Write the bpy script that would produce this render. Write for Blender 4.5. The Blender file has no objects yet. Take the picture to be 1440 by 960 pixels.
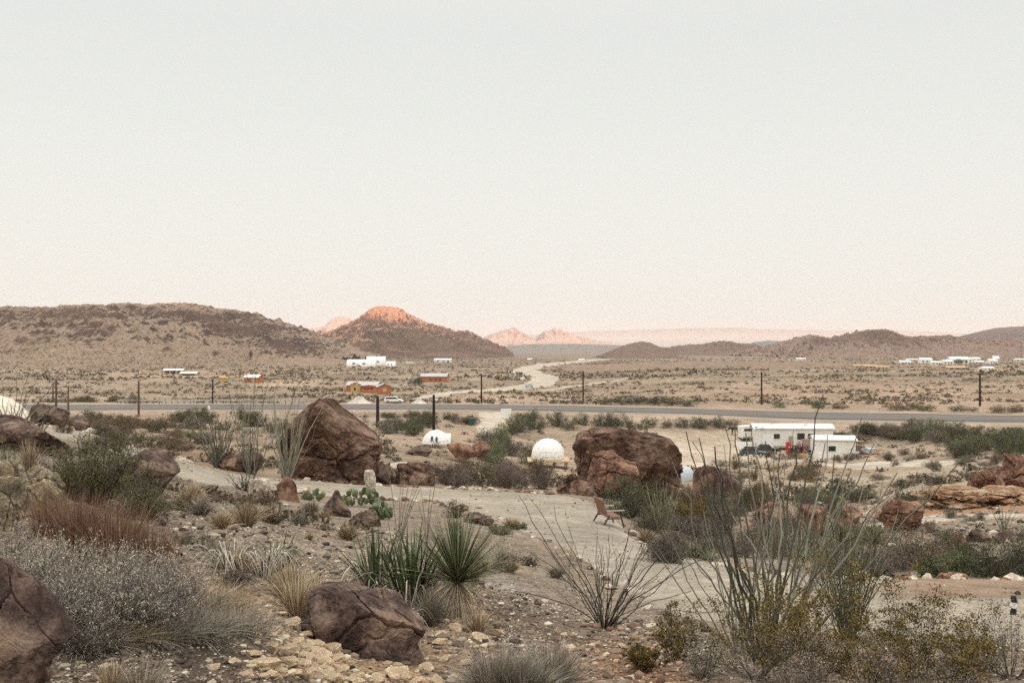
import bpy, bmesh, math
import numpy as np
from mathutils import Vector, Matrix

# ------------------------------------------------------------------ basics
F = 1400.0      # focal length in photograph pixels (35 mm on 36 mm)
HZ = 489.0      # eye level row in the photograph
scene = bpy.context.scene
COL = scene.collection
PI = math.pi


def h_(ix, iy, iz, seed):
    M = np.uint64(0xffffffff)
    h = (ix.astype(np.int64).astype(np.uint64) * np.uint64(374761393)
         + iy.astype(np.int64).astype(np.uint64) * np.uint64(668265263)
         + iz.astype(np.int64).astype(np.uint64) * np.uint64(2147483647)
         + np.uint64(seed * 97531 + 1013)) & M
    h = ((h ^ (h >> np.uint64(13))) * np.uint64(1274126177)) & M
    h = ((h ^ (h >> np.uint64(15))) * np.uint64(2246822519)) & M
    h = h ^ (h >> np.uint64(16))
    return (h & np.uint64(0xffffff)).astype(np.float64) / 16777215.0 * 2 - 1


def n2(x, y, seed=0):
    x = np.asarray(x, float); y = np.asarray(y, float)
    ix = np.floor(x); iy = np.floor(y)
    fx = x - ix; fy = y - iy
    fx = fx * fx * (3 - 2 * fx); fy = fy * fy * (3 - 2 * fy)
    z = np.zeros_like(ix)
    a = h_(ix, iy, z, seed); b = h_(ix + 1, iy, z, seed)
    c = h_(ix, iy + 1, z, seed); d = h_(ix + 1, iy + 1, z, seed)
    return (a * (1 - fx) + b * fx) * (1 - fy) + (c * (1 - fx) + d * fx) * fy


def n3(p, seed=0):
    i = np.floor(p); f = p - i; f = f * f * (3 - 2 * f)
    r = 0
    for dx in (0, 1):
        for dy in (0, 1):
            for dz in (0, 1):
                w = (f[..., 0] if dx else 1 - f[..., 0]) * (f[..., 1] if dy else 1 - f[..., 1]) * (f[..., 2] if dz else 1 - f[..., 2])
                r = r + w * h_(i[..., 0] + dx, i[..., 1] + dy, i[..., 2] + dz, seed)
    return r


def fb2(x, y, octv=4, seed=0, gain=0.5):
    r = 0; a = 1.0; s = 0
    for o in range(octv):
        r = r + a * n2(np.asarray(x) * 2 ** o + 17.3 * o, np.asarray(y) * 2 ** o - 9.1 * o, seed + o); s += a; a *= gain
    return r / s


def ridged(x, y, octv=5, seed=0):
    r = 0; a = 1.0; s = 0
    for o in range(octv):
        r = r + a * (1 - 2 * np.abs(n2(np.asarray(x) * 2 ** o + 3.7 * o, np.asarray(y) * 2 ** o + 5.1 * o, seed + o))); s += a; a *= 0.55
    return r / s


def fb3(p, octv=4, seed=0, gain=0.5):
    r = 0; a = 1.0; s = 0
    for o in range(octv):
        r = r + a * n3(p * 2 ** o + 7.7 * o, seed + o); s += a; a *= gain
    return r / s


def sstep(a, b, x):
    t = np.clip((x - a) / (b - a), 0, 1)
    return t * t * (3 - 2 * t)


# ------------------------------------------------------------------ mesh building
class MB:
    def __init__(s):
        s.v = []; s.f = []; s.t = []; s.m = []; s.n = 0; s.c = []

    def add(s, v, f, tint=0.5, mat=0, col=None):
        v = np.asarray(v, np.float32).reshape(-1, 3); f = np.asarray(f, np.int64)
        if not len(f):
            return
        s.f.append(f + s.n); s.m.append(np.full(len(f), mat, np.int32))
        t = np.empty(len(v), np.float32); t[:] = tint; s.t.append(t)
        if col is not None:
            s.c.append(np.asarray(col, np.float32))
        s.v.append(v); s.n += len(v)

    def build(s, name, mats, parent=None, smooth=False, link=True):
        me = bpy.data.meshes.new(name)
        v = np.concatenate(s.v)
        me.vertices.add(len(v)); me.vertices.foreach_set('co', v.ravel())
        loops = np.concatenate([f.ravel() for f in s.f]).astype(np.int32)
        lens = np.concatenate([np.full(len(f), f.shape[1], np.int32) for f in s.f])
        st = np.zeros(len(lens), np.int32); st[1:] = np.cumsum(lens)[:-1]
        me.loops.add(len(loops)); me.loops.foreach_set('vertex_index', loops)
        me.polygons.add(len(lens)); me.polygons.foreach_set('loop_start', st)
        me.polygons.foreach_set('material_index', np.concatenate(s.m))
        me.polygons.foreach_set('use_smooth', np.full(len(lens), smooth, bool))
        at = me.attributes.new('tint', 'FLOAT', 'POINT'); at.data.foreach_set('value', np.concatenate(s.t))
        if s.c:
            ac = me.attributes.new('soil', 'FLOAT_COLOR', 'POINT')
            c = np.concatenate(s.c); c = np.concatenate([c, np.ones((len(c), 1), np.float32)], 1)
            ac.data.foreach_set('color', c.ravel())
        for m in (mats if isinstance(mats, (list, tuple)) else [mats]):
            me.materials.append(m)
        me.update(calc_edges=True)
        me.validate()
        o = bpy.data.objects.new(name, me)
        if link:
            COL.objects.link(o)
        if parent is not None:
            o.parent = parent
        return o

    # -- simple solids, all in local coordinates
    def box(s, c, d, mat=0, tint=0.5, rz=0.0, rx=0.0, ry=0.0, taper=1.0):
        cx, cy, cz = c; x, y, z = d[0] / 2, d[1] / 2, d[2] / 2
        v = np.array([[-x, -y, -z], [x, -y, -z], [x, y, -z], [-x, y, -z], [-x * taper, -y * taper, z], [x * taper, -y * taper, z], [x * taper, y * taper, z], [-x * taper, y * taper, z]])
        R = np.array(Matrix.Rotation(rz, 3, 'Z') @ Matrix.Rotation(ry, 3, 'Y') @ Matrix.Rotation(rx, 3, 'X'))
        v = v @ R.T + np.array(c)
        s.add(v, [[0, 3, 2, 1], [4, 5, 6, 7], [0, 1, 5, 4], [1, 2, 6, 5], [2, 3, 7, 6], [3, 0, 4, 7]], tint, mat)

    def prism(s, prof, y0, y1, mat=0, axis='y', inset=0.0):
        """profile in (x,z) pulled along y (or (y,z) along x)"""
        p = np.array(prof, float); n = len(p); c = p.mean(0)
        q = c + (p - c) * (1 - inset)
        A = np.zeros((n, 3)); B = np.zeros((n, 3))
        A[:, 2] = q[:, 1]; B[:, 2] = q[:, 1]
        if axis == 'y':
            A[:, 0] = q[:, 0]; B[:, 0] = q[:, 0]; A[:, 1] = y0; B[:, 1] = y1
        else:
            A[:, 1] = q[:, 0]; B[:, 1] = q[:, 0]; A[:, 0] = y0; B[:, 0] = y1
        k = s.n
        s.add(np.concatenate([A, B]), [[i, (i + 1) % n, n + (i + 1) % n, n + i] for i in range(n)], 0.5, mat)
        s.f.append(np.array([list(range(k, k + n))[::-1]])); s.m.append(np.array([mat], np.int32))
        s.f.append(np.array([list(range(k + n, k + 2 * n))])); s.m.append(np.array([mat], np.int32))

    def cyl(s, a, b, r0, r1=None, sides=12, mat=0, tint=0.5, caps=True):
        r1 = r0 if r1 is None else r1
        a = Vector(a); b = Vector(b); d = (b - a).normalized()
        t = d.orthogonal().normalized(); w = d.cross(t)
        an = np.arange(sides) * 2 * PI / sides
        ring = np.outer(np.cos(an), np.array(t)) + np.outer(np.sin(an), np.array(w))
        v = np.concatenate([np.array(a) + ring * r0, np.array(b) + ring * r1])
        k = s.n
        s.add(v, [[i, (i + 1) % sides, sides + (i + 1) % sides, sides + i] for i in range(sides)], tint, mat)
        if caps:
            s.f.append(np.array([list(range(k, k + sides))[::-1]])); s.m.append(np.array([mat], np.int32))
            s.f.append(np.array([list(range(k + sides, k + 2 * sides))])); s.m.append(np.array([mat], np.int32))

    # -- vegetation primitives
    def ribbons(s, P, W, S, tint=0.5, mat=0):
        n, k, _ = P.shape
        V = np.stack([P - S[:, None, :] * W[..., None] / 2, P + S[:, None, :] * W[..., None] / 2], 2)
        idx = np.arange(n)[:, None] * (2 * k) + np.arange(k - 1)[None, :] * 2
        f = np.stack([idx, idx + 1, idx + 3, idx + 2], -1).reshape(-1, 4)
        t = np.repeat(np.broadcast_to(np.asarray(tint, float), (n,)), 2 * k)
        s.add(V.reshape(-1, 3), f, t, mat)

    def tubes(s, P, R, sides=3, tint=0.5, mat=0):
        n, k, _ = P.shape
        d = P[:, -1] - P[:, 0]; d /= np.linalg.norm(d, axis=1, keepdims=True) + 1e-9
        ref = np.where(np.abs(d[:, 2:3]) > 0.9, np.array([[1., 0, 0]]), np.array([[0, 0, 1.]]))
        a = np.cross(d, ref); a /= np.linalg.norm(a, axis=1, keepdims=True) + 1e-9
        b = np.cross(d, a)
        an = np.arange(sides) * 2 * PI / sides
        ring = a[:, None] * np.cos(an)[None, :, None] + b[:, None] * np.sin(an)[None, :, None]
        V = P[:, :, None, :] + ring[:, None] * np.asarray(R)[..., None, None]
        base = np.arange(n)[:, None, None] * (k * sides) + np.arange(k - 1)[None, :, None] * sides
        j = np.arange(sides)[None, None, :]; j2 = (j + 1) % sides
        f = np.stack([base + j, base + j2, base + sides + j2, base + sides + j], -1).reshape(-1, 4)
        t = np.repeat(np.broadcast_to(np.asarray(tint, float), (n,)), k * sides)
        s.add(V.reshape(-1, 3), f, t, mat)

    def leaves(s, C, L, W, rng, tint=0.5, mat=0, up=0.0, D=None):
        n = len(C)
        if D is None:
            D = rng.normal(size=(n, 3)); D[:, 2] = D[:, 2] + up
        a = D / (np.linalg.norm(D, axis=1, keepdims=True) + 1e-9)
        b = np.cross(a, rng.normal(size=(n, 3))); b /= np.linalg.norm(b, axis=1, keepdims=True) + 1e-9
        L = np.broadcast_to(np.asarray(L, float), (n,))[:, None]; W = np.broadcast_to(np.asarray(W, float), (n,))[:, None]
        V = np.stack([C - a * L / 2, C + b * W / 2, C + a * L / 2, C - b * W / 2], 1)
        f = np.arange(n * 4).reshape(n, 4)
        s.add(V.reshape(-1, 3), f, np.repeat(np.broadcast_to(np.asarray(tint, float), (n,)), 4), mat)


def tag(o, label=None, cat=None, group=None, kind=None):
    if label: o['label'] = label
    if cat: o['category'] = cat
    if group: o['group'] = group
    if kind: o['kind'] = kind
    return o


def empty(name, loc, rz=0.0, label=None, cat=None, group=None, scale=1.0):
    o = bpy.data.objects.new(name, None); COL.objects.link(o)
    o.location = loc; o.rotation_euler = (0, 0, rz); o.scale = (scale,) * 3; o.empty_display_size = 0.2
    return tag(o, label, cat, group)


def copy_tree(o, parent=None):
    c = o.copy(); COL.objects.link(c)
    if parent is not None:
        c.parent = parent
    for ch in [x for x in bpy.data.objects if x.parent == o]:
        copy_tree(ch, c)
    return c


# ------------------------------------------------------------------ materials
def new_mat(name):
    m = bpy.data.materials.new(name); m.use_nodes = True
    nt = m.node_tree; nt.nodes.clear()
    out = nt.nodes.new('ShaderNodeOutputMaterial'); b = nt.nodes.new('ShaderNodeBsdfPrincipled')
    nt.links.new(b.outputs[0], out.inputs[0])
    b.inputs['Roughness'].default_value = 0.85
    b.inputs['Specular IOR Level'].default_value = 0.25
    return m, nt, b


def N(nt, typ, **kw):
    n = nt.nodes.new(typ)
    for k, v in kw.items():
        setattr(n, k, v)
    return n


def ramp(nt, stops, fac=None):
    r = N(nt, 'ShaderNodeValToRGB'); e = r.color_ramp.elements
    while len(e) < len(stops):
        e.new(0.5)
    for i, (p, c) in enumerate(stops):
        e[i].position = p; e[i].color = (*c, 1) if len(c) == 3 else c
    if fac is not None:
        nt.links.new(fac, r.inputs[0])
    return r


def noise(nt, vec, scale, detail=4, rough=0.6):
    n = N(nt, 'ShaderNodeTexNoise'); n.inputs['Scale'].default_value = scale
    n.inputs['Detail'].default_value = detail; n.inputs['Roughness'].default_value = rough
    if vec is not None:
        nt.links.new(vec, n.inputs['Vector'])
    return n


def voro(nt, vec, scale, feature='F1'):
    n = N(nt, 'ShaderNodeTexVoronoi', feature=feature); n.inputs['Scale'].default_value = scale
    if vec is not None:
        nt.links.new(vec, n.inputs['Vector'])
    return n


def mixc(nt, a, b, fac, mode='MIX'):
    m = N(nt, 'ShaderNodeMix', data_type='RGBA', blend_type=mode)
    for sock, val in ((m.inputs[0], fac), (m.inputs[6], a), (m.inputs[7], b)):
        if hasattr(val, 'is_linked') or isinstance(val, bpy.types.NodeSocket):
            nt.links.new(val, sock)
        elif isinstance(val, (int, float)):
            sock.default_value = val
        else:
            sock.default_value = (*val, 1)
    return m.outputs[2]


def bump(nt, b, h, strength=0.5, dist=0.02):
    bp = N(nt, 'ShaderNodeBump'); bp.inputs['Strength'].default_value = strength; bp.inputs['Distance'].default_value = dist
    nt.links.new(h, bp.inputs['Height']); nt.links.new(bp.outputs[0], b.inputs['Normal'])


def leaf_mat(name, stops, var=0.25, rough=0.75):
    m, nt, b = new_mat(name)
    a = N(nt, 'ShaderNodeAttribute', attribute_name='tint')
    stops = [(p_, tuple(min(.85, x_ * (.72 + .58 * p_)) for x_ in c_)) for p_, c_ in stops]
    r = ramp(nt, stops, a.outputs['Fac'])
    oi = N(nt, 'ShaderNodeObjectInfo')
    mr = N(nt, 'ShaderNodeMapRange'); mr.inputs[3].default_value = 1 - var; mr.inputs[4].default_value = 1 + var
    nt.links.new(oi.outputs['Random'], mr.inputs[0])
    hs = N(nt, 'ShaderNodeHueSaturation'); nt.links.new(r.outputs[0], hs.inputs['Color']); nt.links.new(mr.outputs[0], hs.inputs['Value'])
    nt.links.new(hs.outputs[0], b.inputs['Base Color'])
    b.inputs['Roughness'].default_value = rough; b.inputs['Specular IOR Level'].default_value = 0.15
    return m


def rock_mat(name, dark, mid, light, scale=2.0, stain=None, bs=0.6, bd=0.05):
    m, nt, b = new_mat(name)
    tc = N(nt, 'ShaderNodeTexCoord'); v = tc.outputs['Object']
    n1 = noise(nt, v, scale, 8, 0.65); n2_ = noise(nt, v, scale * 5, 6, 0.7); n3_ = noise(nt, v, scale * 24, 4, 0.7)
    r = ramp(nt, [(0.3, dark), (0.48, mid), (0.7, light)], n1.outputs[0])
    r2 = ramp(nt, [(0.32, (0.3,) * 3), (0.5, (.9,) * 3), (0.68, (1.8,) * 3)], n2_.outputs[0])
    c = mixc(nt, r.outputs[0], r2.outputs[0], 0.85, 'MULTIPLY')
    r3 = ramp(nt, [(0.35, (0.65,) * 3), (0.65, (1.3,) * 3)], n3_.outputs[0])
    c = mixc(nt, c, r3.outputs[0], 0.7, 'MULTIPLY')
    vo = voro(nt, v, scale * 1.6, 'DISTANCE_TO_EDGE')
    w = noise(nt, v, scale * 3, 4); 
    add = N(nt, 'ShaderNodeMath', operation='ADD'); nt.links.new(vo.outputs[0], add.inputs[0])
    mw = N(nt, 'ShaderNodeMath', operation='MULTIPLY'); nt.links.new(w.outputs[0], mw.inputs[0]); mw.inputs[1].default_value = 0.25
    nt.links.new(mw.outputs[0], add.inputs[1])
    cr = ramp(nt, [(0.1, (0.35,) * 3), (0.135, (1,) * 3)], add.outputs[0])
    c = mixc(nt, c, cr.outputs[0], 0.8, 'MULTIPLY')
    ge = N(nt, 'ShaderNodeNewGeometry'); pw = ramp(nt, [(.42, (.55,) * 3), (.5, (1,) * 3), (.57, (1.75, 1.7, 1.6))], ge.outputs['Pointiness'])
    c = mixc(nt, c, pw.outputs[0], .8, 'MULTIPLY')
    if stain:
        ns = noise(nt, v, scale * 0.9, 5, 0.7)
        rs = ramp(nt, [(0.52, (0, 0, 0)), (0.62, (1, 1, 1))], ns.outputs[0])
        f = N(nt, 'ShaderNodeMath', operation='MULTIPLY'); nt.links.new(rs.outputs[0], f.inputs[0]); f.inputs[1].default_value = 0.55
        c = mixc(nt, c, stain, f.outputs[0])
    nt.links.new(c, b.inputs['Base Color'])
    hsum = N(nt, 'ShaderNodeMath', operation='ADD'); nt.links.new(n2_.outputs[0], hsum.inputs[0])
    ms = N(nt, 'ShaderNodeMath', operation='MULTIPLY'); nt.links.new(n3_.outputs[0], ms.inputs[0]); ms.inputs[1].default_value = 0.4
    nt.links.new(ms.outputs[0], hsum.inputs[1])
    bump(nt, b, hsum.outputs[0], bs, bd)
    b.inputs['Roughness'].default_value = 0.92; b.inputs['Specular IOR Level'].default_value = 0.12
    return m


def flat_mat(name, c, rough=0.6, var=0.12, scale=3.0, metal=0.0, spec=0.3, dirt=None, tc='Object'):
    m, nt, b = new_mat(name)
    t = N(nt, 'ShaderNodeTexCoord'); n = noise(nt, t.outputs[tc], scale, 5, 0.65)
    r = ramp(nt, [(0.3, tuple(x * (1 - var) for x in c)), (0.7, tuple(min(1, x * (1 + var)) for x in c))], n.outputs[0])
    col = r.outputs[0]
    if dirt:
        nd = noise(nt, t.outputs[tc], scale * 0.6, 6, 0.75)
        rd = ramp(nt, [(0.5, (0, 0, 0)), (0.68, (0.7, 0.7, 0.7))], nd.outputs[0])
        col = mixc(nt, col, dirt, rd.outputs[0])
    nt.links.new(col, b.inputs['Base Color'])
    b.inputs['Roughness'].default_value = rough; b.inputs['Metallic'].default_value = metal; b.inputs['Specular IOR Level'].default_value = spec
    return m


MT = {}
# foliage palettes (albedo), indexed by the per-leaf tint
MT['mesquite'] = leaf_mat('mesquite_leaves', [(0, (.034, .038, .022)), (.5, (.075, .082, .045)), (1, (.13, .135, .08))], .3)
MT['greysage'] = leaf_mat('sage_leaves', [(0, (.075, .068, .05)), (.5, (.135, .122, .09)), (1, (.22, .2, .15))], .3)
MT['brown'] = leaf_mat('dry_brown_leaves', [(0, (.06, .042, .028)), (.5, (.12, .085, .055)), (1, (.2, .15, .1))], .25)
MT['purple'] = leaf_mat('dry_twig_leaves', [(0, (.06, .045, .04)), (.5, (.13, .1, .085)), (1, (.22, .175, .15))], .25)
MT['creosote'] = leaf_mat('creosote_leaves', [(0, (.05, .042, .014)), (.5, (.12, .09, .028)), (1, (.21, .15, .045))], .2)
MT['olive'] = leaf_mat('olive_leaves', [(0, (.035, .036, .015)), (.5, (.075, .07, .03)), (1, (.125, .11, .05))], .2)
MT['silver'] = leaf_mat('silver_seed_heads', [(0, (.16, .13, .1)), (.5, (.34, .29, .235)), (1, (.56, .5, .42))], .1)
MT['straw'] = leaf_mat('straw_blades', [(0, (.17, .12, .075)), (.5, (.31, .235, .15)), (1, (.46, .37, .25))], .2)
MT['greygrass'] = leaf_mat('grey_grass_blades', [(0, (.12, .1, .08)), (.5, (.22, .19, .155)), (1, (.34, .3, .24))], .15)
MT['redgrass'] = leaf_mat('rust_grass_blades', [(0, (.1, .06, .04)), (.5, (.2, .11, .07)), (1, (.3, .2, .14))], .1)
MT['yucca'] = leaf_mat('yucca_blades', [(0, (.055, .07, .035)), (.5, (.12, .145, .072)), (1, (.24, .255, .14))], .15, .5)
MT['agave'] = leaf_mat('agave_blades', [(0, (.04, .055, .028)), (.5, (.085, .11, .052)), (1, (.18, .2, .1))], .12, .45)
MT['deadleaf'] = leaf_mat('dead_blades', [(0, (.12, .11, .095)), (.5, (.26, .235, .195)), (1, (.46, .41, .33))], .12)
MT['ocotillo'] = leaf_mat('ocotillo_canes', [(0, (.06, .062, .048)), (.5, (.12, .122, .095)), (1, (.23, .22, .175))], .15)
MT['ocopale'] = leaf_mat('pale_ocotillo_canes', [(0, (.13, .13, .1)), (.5, (.22, .21, .165)), (1, (.32, .3, .24))], .1)
MT['ocodark'] = leaf_mat('dark_ocotillo_canes', [(0, (.028, .026, .02)), (.5, (.055, .052, .04)), (1, (.1, .095, .075))], .1)
MT['ocoleaf'] = leaf_mat('ocotillo_leaves', [(0, (.07, .08, .03)), (.5, (.13, .14, .05)), (1, (.25, .22, .08))], .15)
MT['twig'] = leaf_mat('grey_twigs', [(0, (.04, .034, .028)), (.5, (.085, .073, .06)), (1, (.17, .15, .125))], .2)
MT['paletwig'] = leaf_mat('pale_twigs', [(0, (.08, .068, .058)), (.5, (.16, .14, .12)), (1, (.28, .25, .22))], .1)
MT['pear'] = leaf_mat('prickly_pear_pads', [(0, (.07, .095, .05)), (.5, (.12, .15, .08)), (1, (.2, .23, .13))], .1, .55)
MT['weed'] = leaf_mat('green_weed_leaves', [(0, (.055, .065, .032)), (.5, (.11, .125, .06)), (1, (.2, .21, .11))], .2)
# stone
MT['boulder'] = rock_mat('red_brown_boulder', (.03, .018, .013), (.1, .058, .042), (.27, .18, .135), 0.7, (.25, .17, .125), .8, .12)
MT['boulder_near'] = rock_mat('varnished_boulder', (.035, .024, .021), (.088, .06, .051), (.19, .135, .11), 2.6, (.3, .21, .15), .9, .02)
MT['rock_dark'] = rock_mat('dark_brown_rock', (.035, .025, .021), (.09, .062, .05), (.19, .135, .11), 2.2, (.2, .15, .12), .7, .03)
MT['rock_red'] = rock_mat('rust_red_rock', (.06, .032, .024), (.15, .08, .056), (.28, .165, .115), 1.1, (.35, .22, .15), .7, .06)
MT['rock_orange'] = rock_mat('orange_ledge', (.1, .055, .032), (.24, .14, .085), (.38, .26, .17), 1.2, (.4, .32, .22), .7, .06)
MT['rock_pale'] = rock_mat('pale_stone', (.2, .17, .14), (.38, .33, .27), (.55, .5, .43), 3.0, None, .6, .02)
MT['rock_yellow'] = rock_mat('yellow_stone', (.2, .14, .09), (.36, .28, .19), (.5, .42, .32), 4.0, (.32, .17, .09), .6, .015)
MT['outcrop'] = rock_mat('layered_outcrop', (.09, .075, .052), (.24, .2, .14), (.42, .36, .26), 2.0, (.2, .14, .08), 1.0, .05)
# ------------------------------------------------------------------ the lie of the land
# each column: (distance, photograph row the ground has there)
FARL = [(290, 565), (400, 546), (600, 528), (1000, 512.5), (1500, 505), (2500, 499.5), (5000, 494.5), (25000, 490.5)]
FARR = [(266, 568.5), (330, 553), (400, 542), (520, 527), (600, 521), (800, 514), (1200, 506.5), (2000, 501), (5000, 494), (25000, 490.5)]
CT = {
    0: [(5, 862), (9, 750), (11, 705), (14, 665), (22, 628), (30, 606), (36, 598), (45, 608), (70, 622), (100, 612), (150, 599), (200, 588), (232, 579), (256, 567.7)] + FARL,
    120: [(5, 872), (9, 770), (12, 722), (16, 690), (20, 662), (28, 625), (35, 607), (45, 625), (70, 632), (100, 618), (150, 602), (200, 589), (234, 579), (258, 567.8)] + FARL,
    240: [(5, 885), (9, 795), (14, 735), (20, 700), (27, 670), (38, 642), (50, 650), (80, 634), (120, 616), (170, 600), (215, 585), (236, 578), (260, 567.5)] + FARL,
    360: [(5, 912), (9, 815), (14, 757), (20, 722), (28, 700), (36, 685), (45, 668), (60, 662), (90, 640), (130, 620), (180, 600), (215, 586), (238, 577.5), (262, 567)] + FARL,
    480: [(5, 985), (6.5, 940), (9, 872), (14, 792), (20, 750), (28, 722), (38, 697), (46, 680), (60, 668), (90, 648), (130, 625), (180, 603), (216, 587), (239, 577.5), (263, 567)] + FARL,
    600: [(5, 1010), (7, 945), (9, 895), (12, 845), (16, 792), (22, 750), (30, 722), (40, 697), (48, 685), (65, 672), (100, 648), (140, 628), (180, 608), (216, 588), (239, 577.5), (263, 567)] + FARL,
    720: [(5, 1020), (8, 932), (12, 872), (16, 820), (22, 772), (30, 735), (40, 703), (47, 690), (60, 690), (80, 680), (110, 664), (150, 640), (185, 615), (215, 594), (238, 579), (262, 568)] + FARL,
    840: [(5, 1020), (8, 942), (12, 893), (16, 845), (20, 800), (25, 765), (31, 738), (40, 708), (46, 698), (60, 697), (90, 680), (120, 665), (150, 647), (190, 617), (214, 598), (234, 581.5), (258, 570)] + FARL,
    960: [(5, 1020), (8, 946), (11, 902), (14, 866), (18, 820), (23, 787), (28, 776), (40, 748), (55, 715), (75, 692), (110, 672), (150, 654), (185, 630), (208, 603), (226, 584), (249, 573.5)] + FARR,
    1080: [(5, 1020), (8, 958), (11, 910), (14, 870), (17, 835), (21, 805), (26, 790), (40, 745), (55, 712), (75, 690), (110, 668), (150, 655), (190, 640), (202, 631), (211, 606), (219.5, 589), (242, 577)] + FARR,
    1200: [(5, 1020), (8, 958), (11, 907), (14, 870), (18, 828), (21, 812), (26, 796), (40, 748), (55, 715), (75, 695), (110, 672), (150, 658), (185, 645), (199, 628), (207, 604), (213, 592.5), (236, 579.5)] + FARR,
    1320: [(5, 1020), (8, 955), (11, 905), (14, 868), (18, 826), (21, 812), (26, 790), (40, 740), (55, 708), (75, 680), (110, 660), (150, 645), (185, 625), (196, 612), (207, 595), (229, 581.5)] + FARR,
    1440: [(5, 1020), (8, 950), (11, 900), (14, 866), (18, 828), (21, 815), (26, 785), (40, 735), (55, 705), (75, 672), (110, 652), (150, 636), (180, 618), (198, 597), (220, 584)] + [(240, 579.5)] + FARR,
}
CPX = np.array(sorted(CT)); LG = np.linspace(math.log(1.5), math.log(25000), 1400)
TAB = []
for c in CPX:
    ys = [1.5] + [a for a, _ in CT[c]]; zs = [-1.25] + [-(p - HZ) / F * a for a, p in CT[c]]
    z = np.interp(LG, np.log(ys), zs)
    k = np.exp(-0.5 * (np.arange(-6, 7) / 2.2) ** 2); k /= k.sum()
    z = np.convolve(np.pad(z, 6, mode='edge'), k, 'valid')
    TAB.append(z)
TAB = np.array(TAB)


def H(X, Y):
    X = np.asarray(X, float); Y = np.asarray(Y, float)
    Yc = np.clip(Y, 1.5, 24900)
    p = np.clip((720 + F * X / Yc - CPX[0]) / 120.0, 0, len(CPX) - 1.0001)
    i = np.floor(p).astype(int); f = p - i
    l = (np.log(Yc) - LG[0]) / (LG[1] - LG[0]); l = np.clip(l, 0, len(LG) - 1.001); j = l.astype(int); g = l - j

    def T(c):
        c = np.clip(c, 0, len(CPX) - 1)
        return TAB[c, j] * (1 - g) + TAB[c, j + 1] * g
    a, b, c, d = T(i - 1), T(i), T(i + 1), T(i + 2)
    return 0.5 * ((2 * b) + (-a + c) * f + (2 * a - 5 * b + 4 * c - d) * f ** 2 + (-a + 3 * b - 3 * c + d) * f ** 3)


# path pairs: near edge px, distance; far edge px, distance
PATH = [(-150, 27, -130, 34), (0, 29, 0, 34.5), (120, 28.5, 120, 34.5), (200, 28, 180, 36), (255, 27.5, 240, 37), (310, 30, 300, 40), (360, 35, 360, 43.5), (420, 37, 420, 45.5),
        (480, 37, 480, 46), (540, 37, 540, 46.5), (600, 36, 600, 47), (660, 33, 665, 46.5), (700, 30, 725, 46), (760, 25.5, 785, 44), (800, 22.8, 835, 40), (830, 20.5, 868, 34.5),
        (865, 18, 892, 28.5), (900, 15.8, 930, 25.2), (960, 14, 1000, 22.4), (1080, 13.2, 1080, 20.8), (1200, 12, 1200, 20.2), (1320, 11.0, 1320, 20.3), (1440, 10.6, 1440, 20.4), (1620, 10.4, 1620, 20.4)]


def W(px, Y):
    return ((px - 720) / F * Y, Y)


def resample(pts, n):
    pts = np.array(pts, float)
    t = np.arange(len(pts))
    tt = np.linspace(0, len(pts) - 1, n)
    i = np.clip(np.floor(tt).astype(int), 0, len(pts) - 2); f = (tt - i)[:, None]
    g = lambda k: pts[np.clip(k, 0, len(pts) - 1)]
    a, b, c, d = g(i - 1), g(i), g(i + 1), g(i + 2)
    return 0.5 * ((2 * b) + (-a + c) * f + (2 * a - 5 * b + 4 * c - d) * f ** 2 + (-a + 3 * b - 3 * c + d) * f ** 3)


PN = resample([W(a, b) for a, b, _, _ in PATH], 700); PF = resample([W(c, d) for _, _, c, d in PATH], 700)
PC = (PN + PF) / 2; PW = np.linalg.norm(PN - PF, axis=1) / 2
HWN = [(-900, 214), (-400, 225), (0, 232), (240, 236), (480, 238.5), (720, 238), (840, 234), (960, 226.5), (1080, 219.5), (1200, 213), (1320, 207), (1440, 199), (1700, 186), (2400, 160)]
HW_N = resample([W(a, b) for a, b in HWN], 500)
HW_F = resample([W(a, b + 23) for a, b in HWN], 500)
TRACKS = {  # draped dirt tracks: centre line as (px, distance), width in metres
    'wash': ([(585, 300), (640, 345), (690, 385), (735, 415), (762, 470), (768, 560), (752, 640), (742, 760), (752, 900), (790, 1100), (850, 1500)], [6, 8, 12, 15, 16, 15, 16, 18, 22, 30, 40]),
    'driveway': ([(688, 236), (690, 215), (688, 195), (695, 175), (700, 160)], [7, 6, 5, 4, 3]),
    'valley': ([(540, 84), (590, 96), (640, 92), (700, 84), (760, 78)], [2.5, 4, 4, 3.5, 2]),
    'right': ([(1160, 41), (1250, 43), (1330, 44.5), (1440, 44.5), (1600, 44)], [1.2, 2.2, 3.2, 3.6, 4]),
    'ranch': ([(1180, 160), (1240, 150), (1290, 140), (1345, 128)], [14, 13, 9, 3]),
    'farsand': ([(600, 345), (640, 352), (700, 372), (760, 380), (800, 420), (880, 520)], [2, 4, 5, 4, 4, 3]),
}


def dist_poly(X, Y, P, w=None):
    """smallest (distance - halfwidth) to a dense polyline"""
    X = np.asarray(X, float).ravel(); Y = np.asarray(Y, float).ravel(); out = np.full(len(X), 1e9)
    for s in range(0, len(X), 20000):
        dx = X[s:s + 20000, None] - P[None, :, 0]; dy = Y[s:s + 20000, None] - P[None, :, 1]
        d = np.sqrt(dx * dx + dy * dy)
        if w is not None:
            d = d - w[None, :]
        out[s:s + 20000] = d.min(1)
    return out


PCs, PWs = PC[::3], PW[::3]


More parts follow.
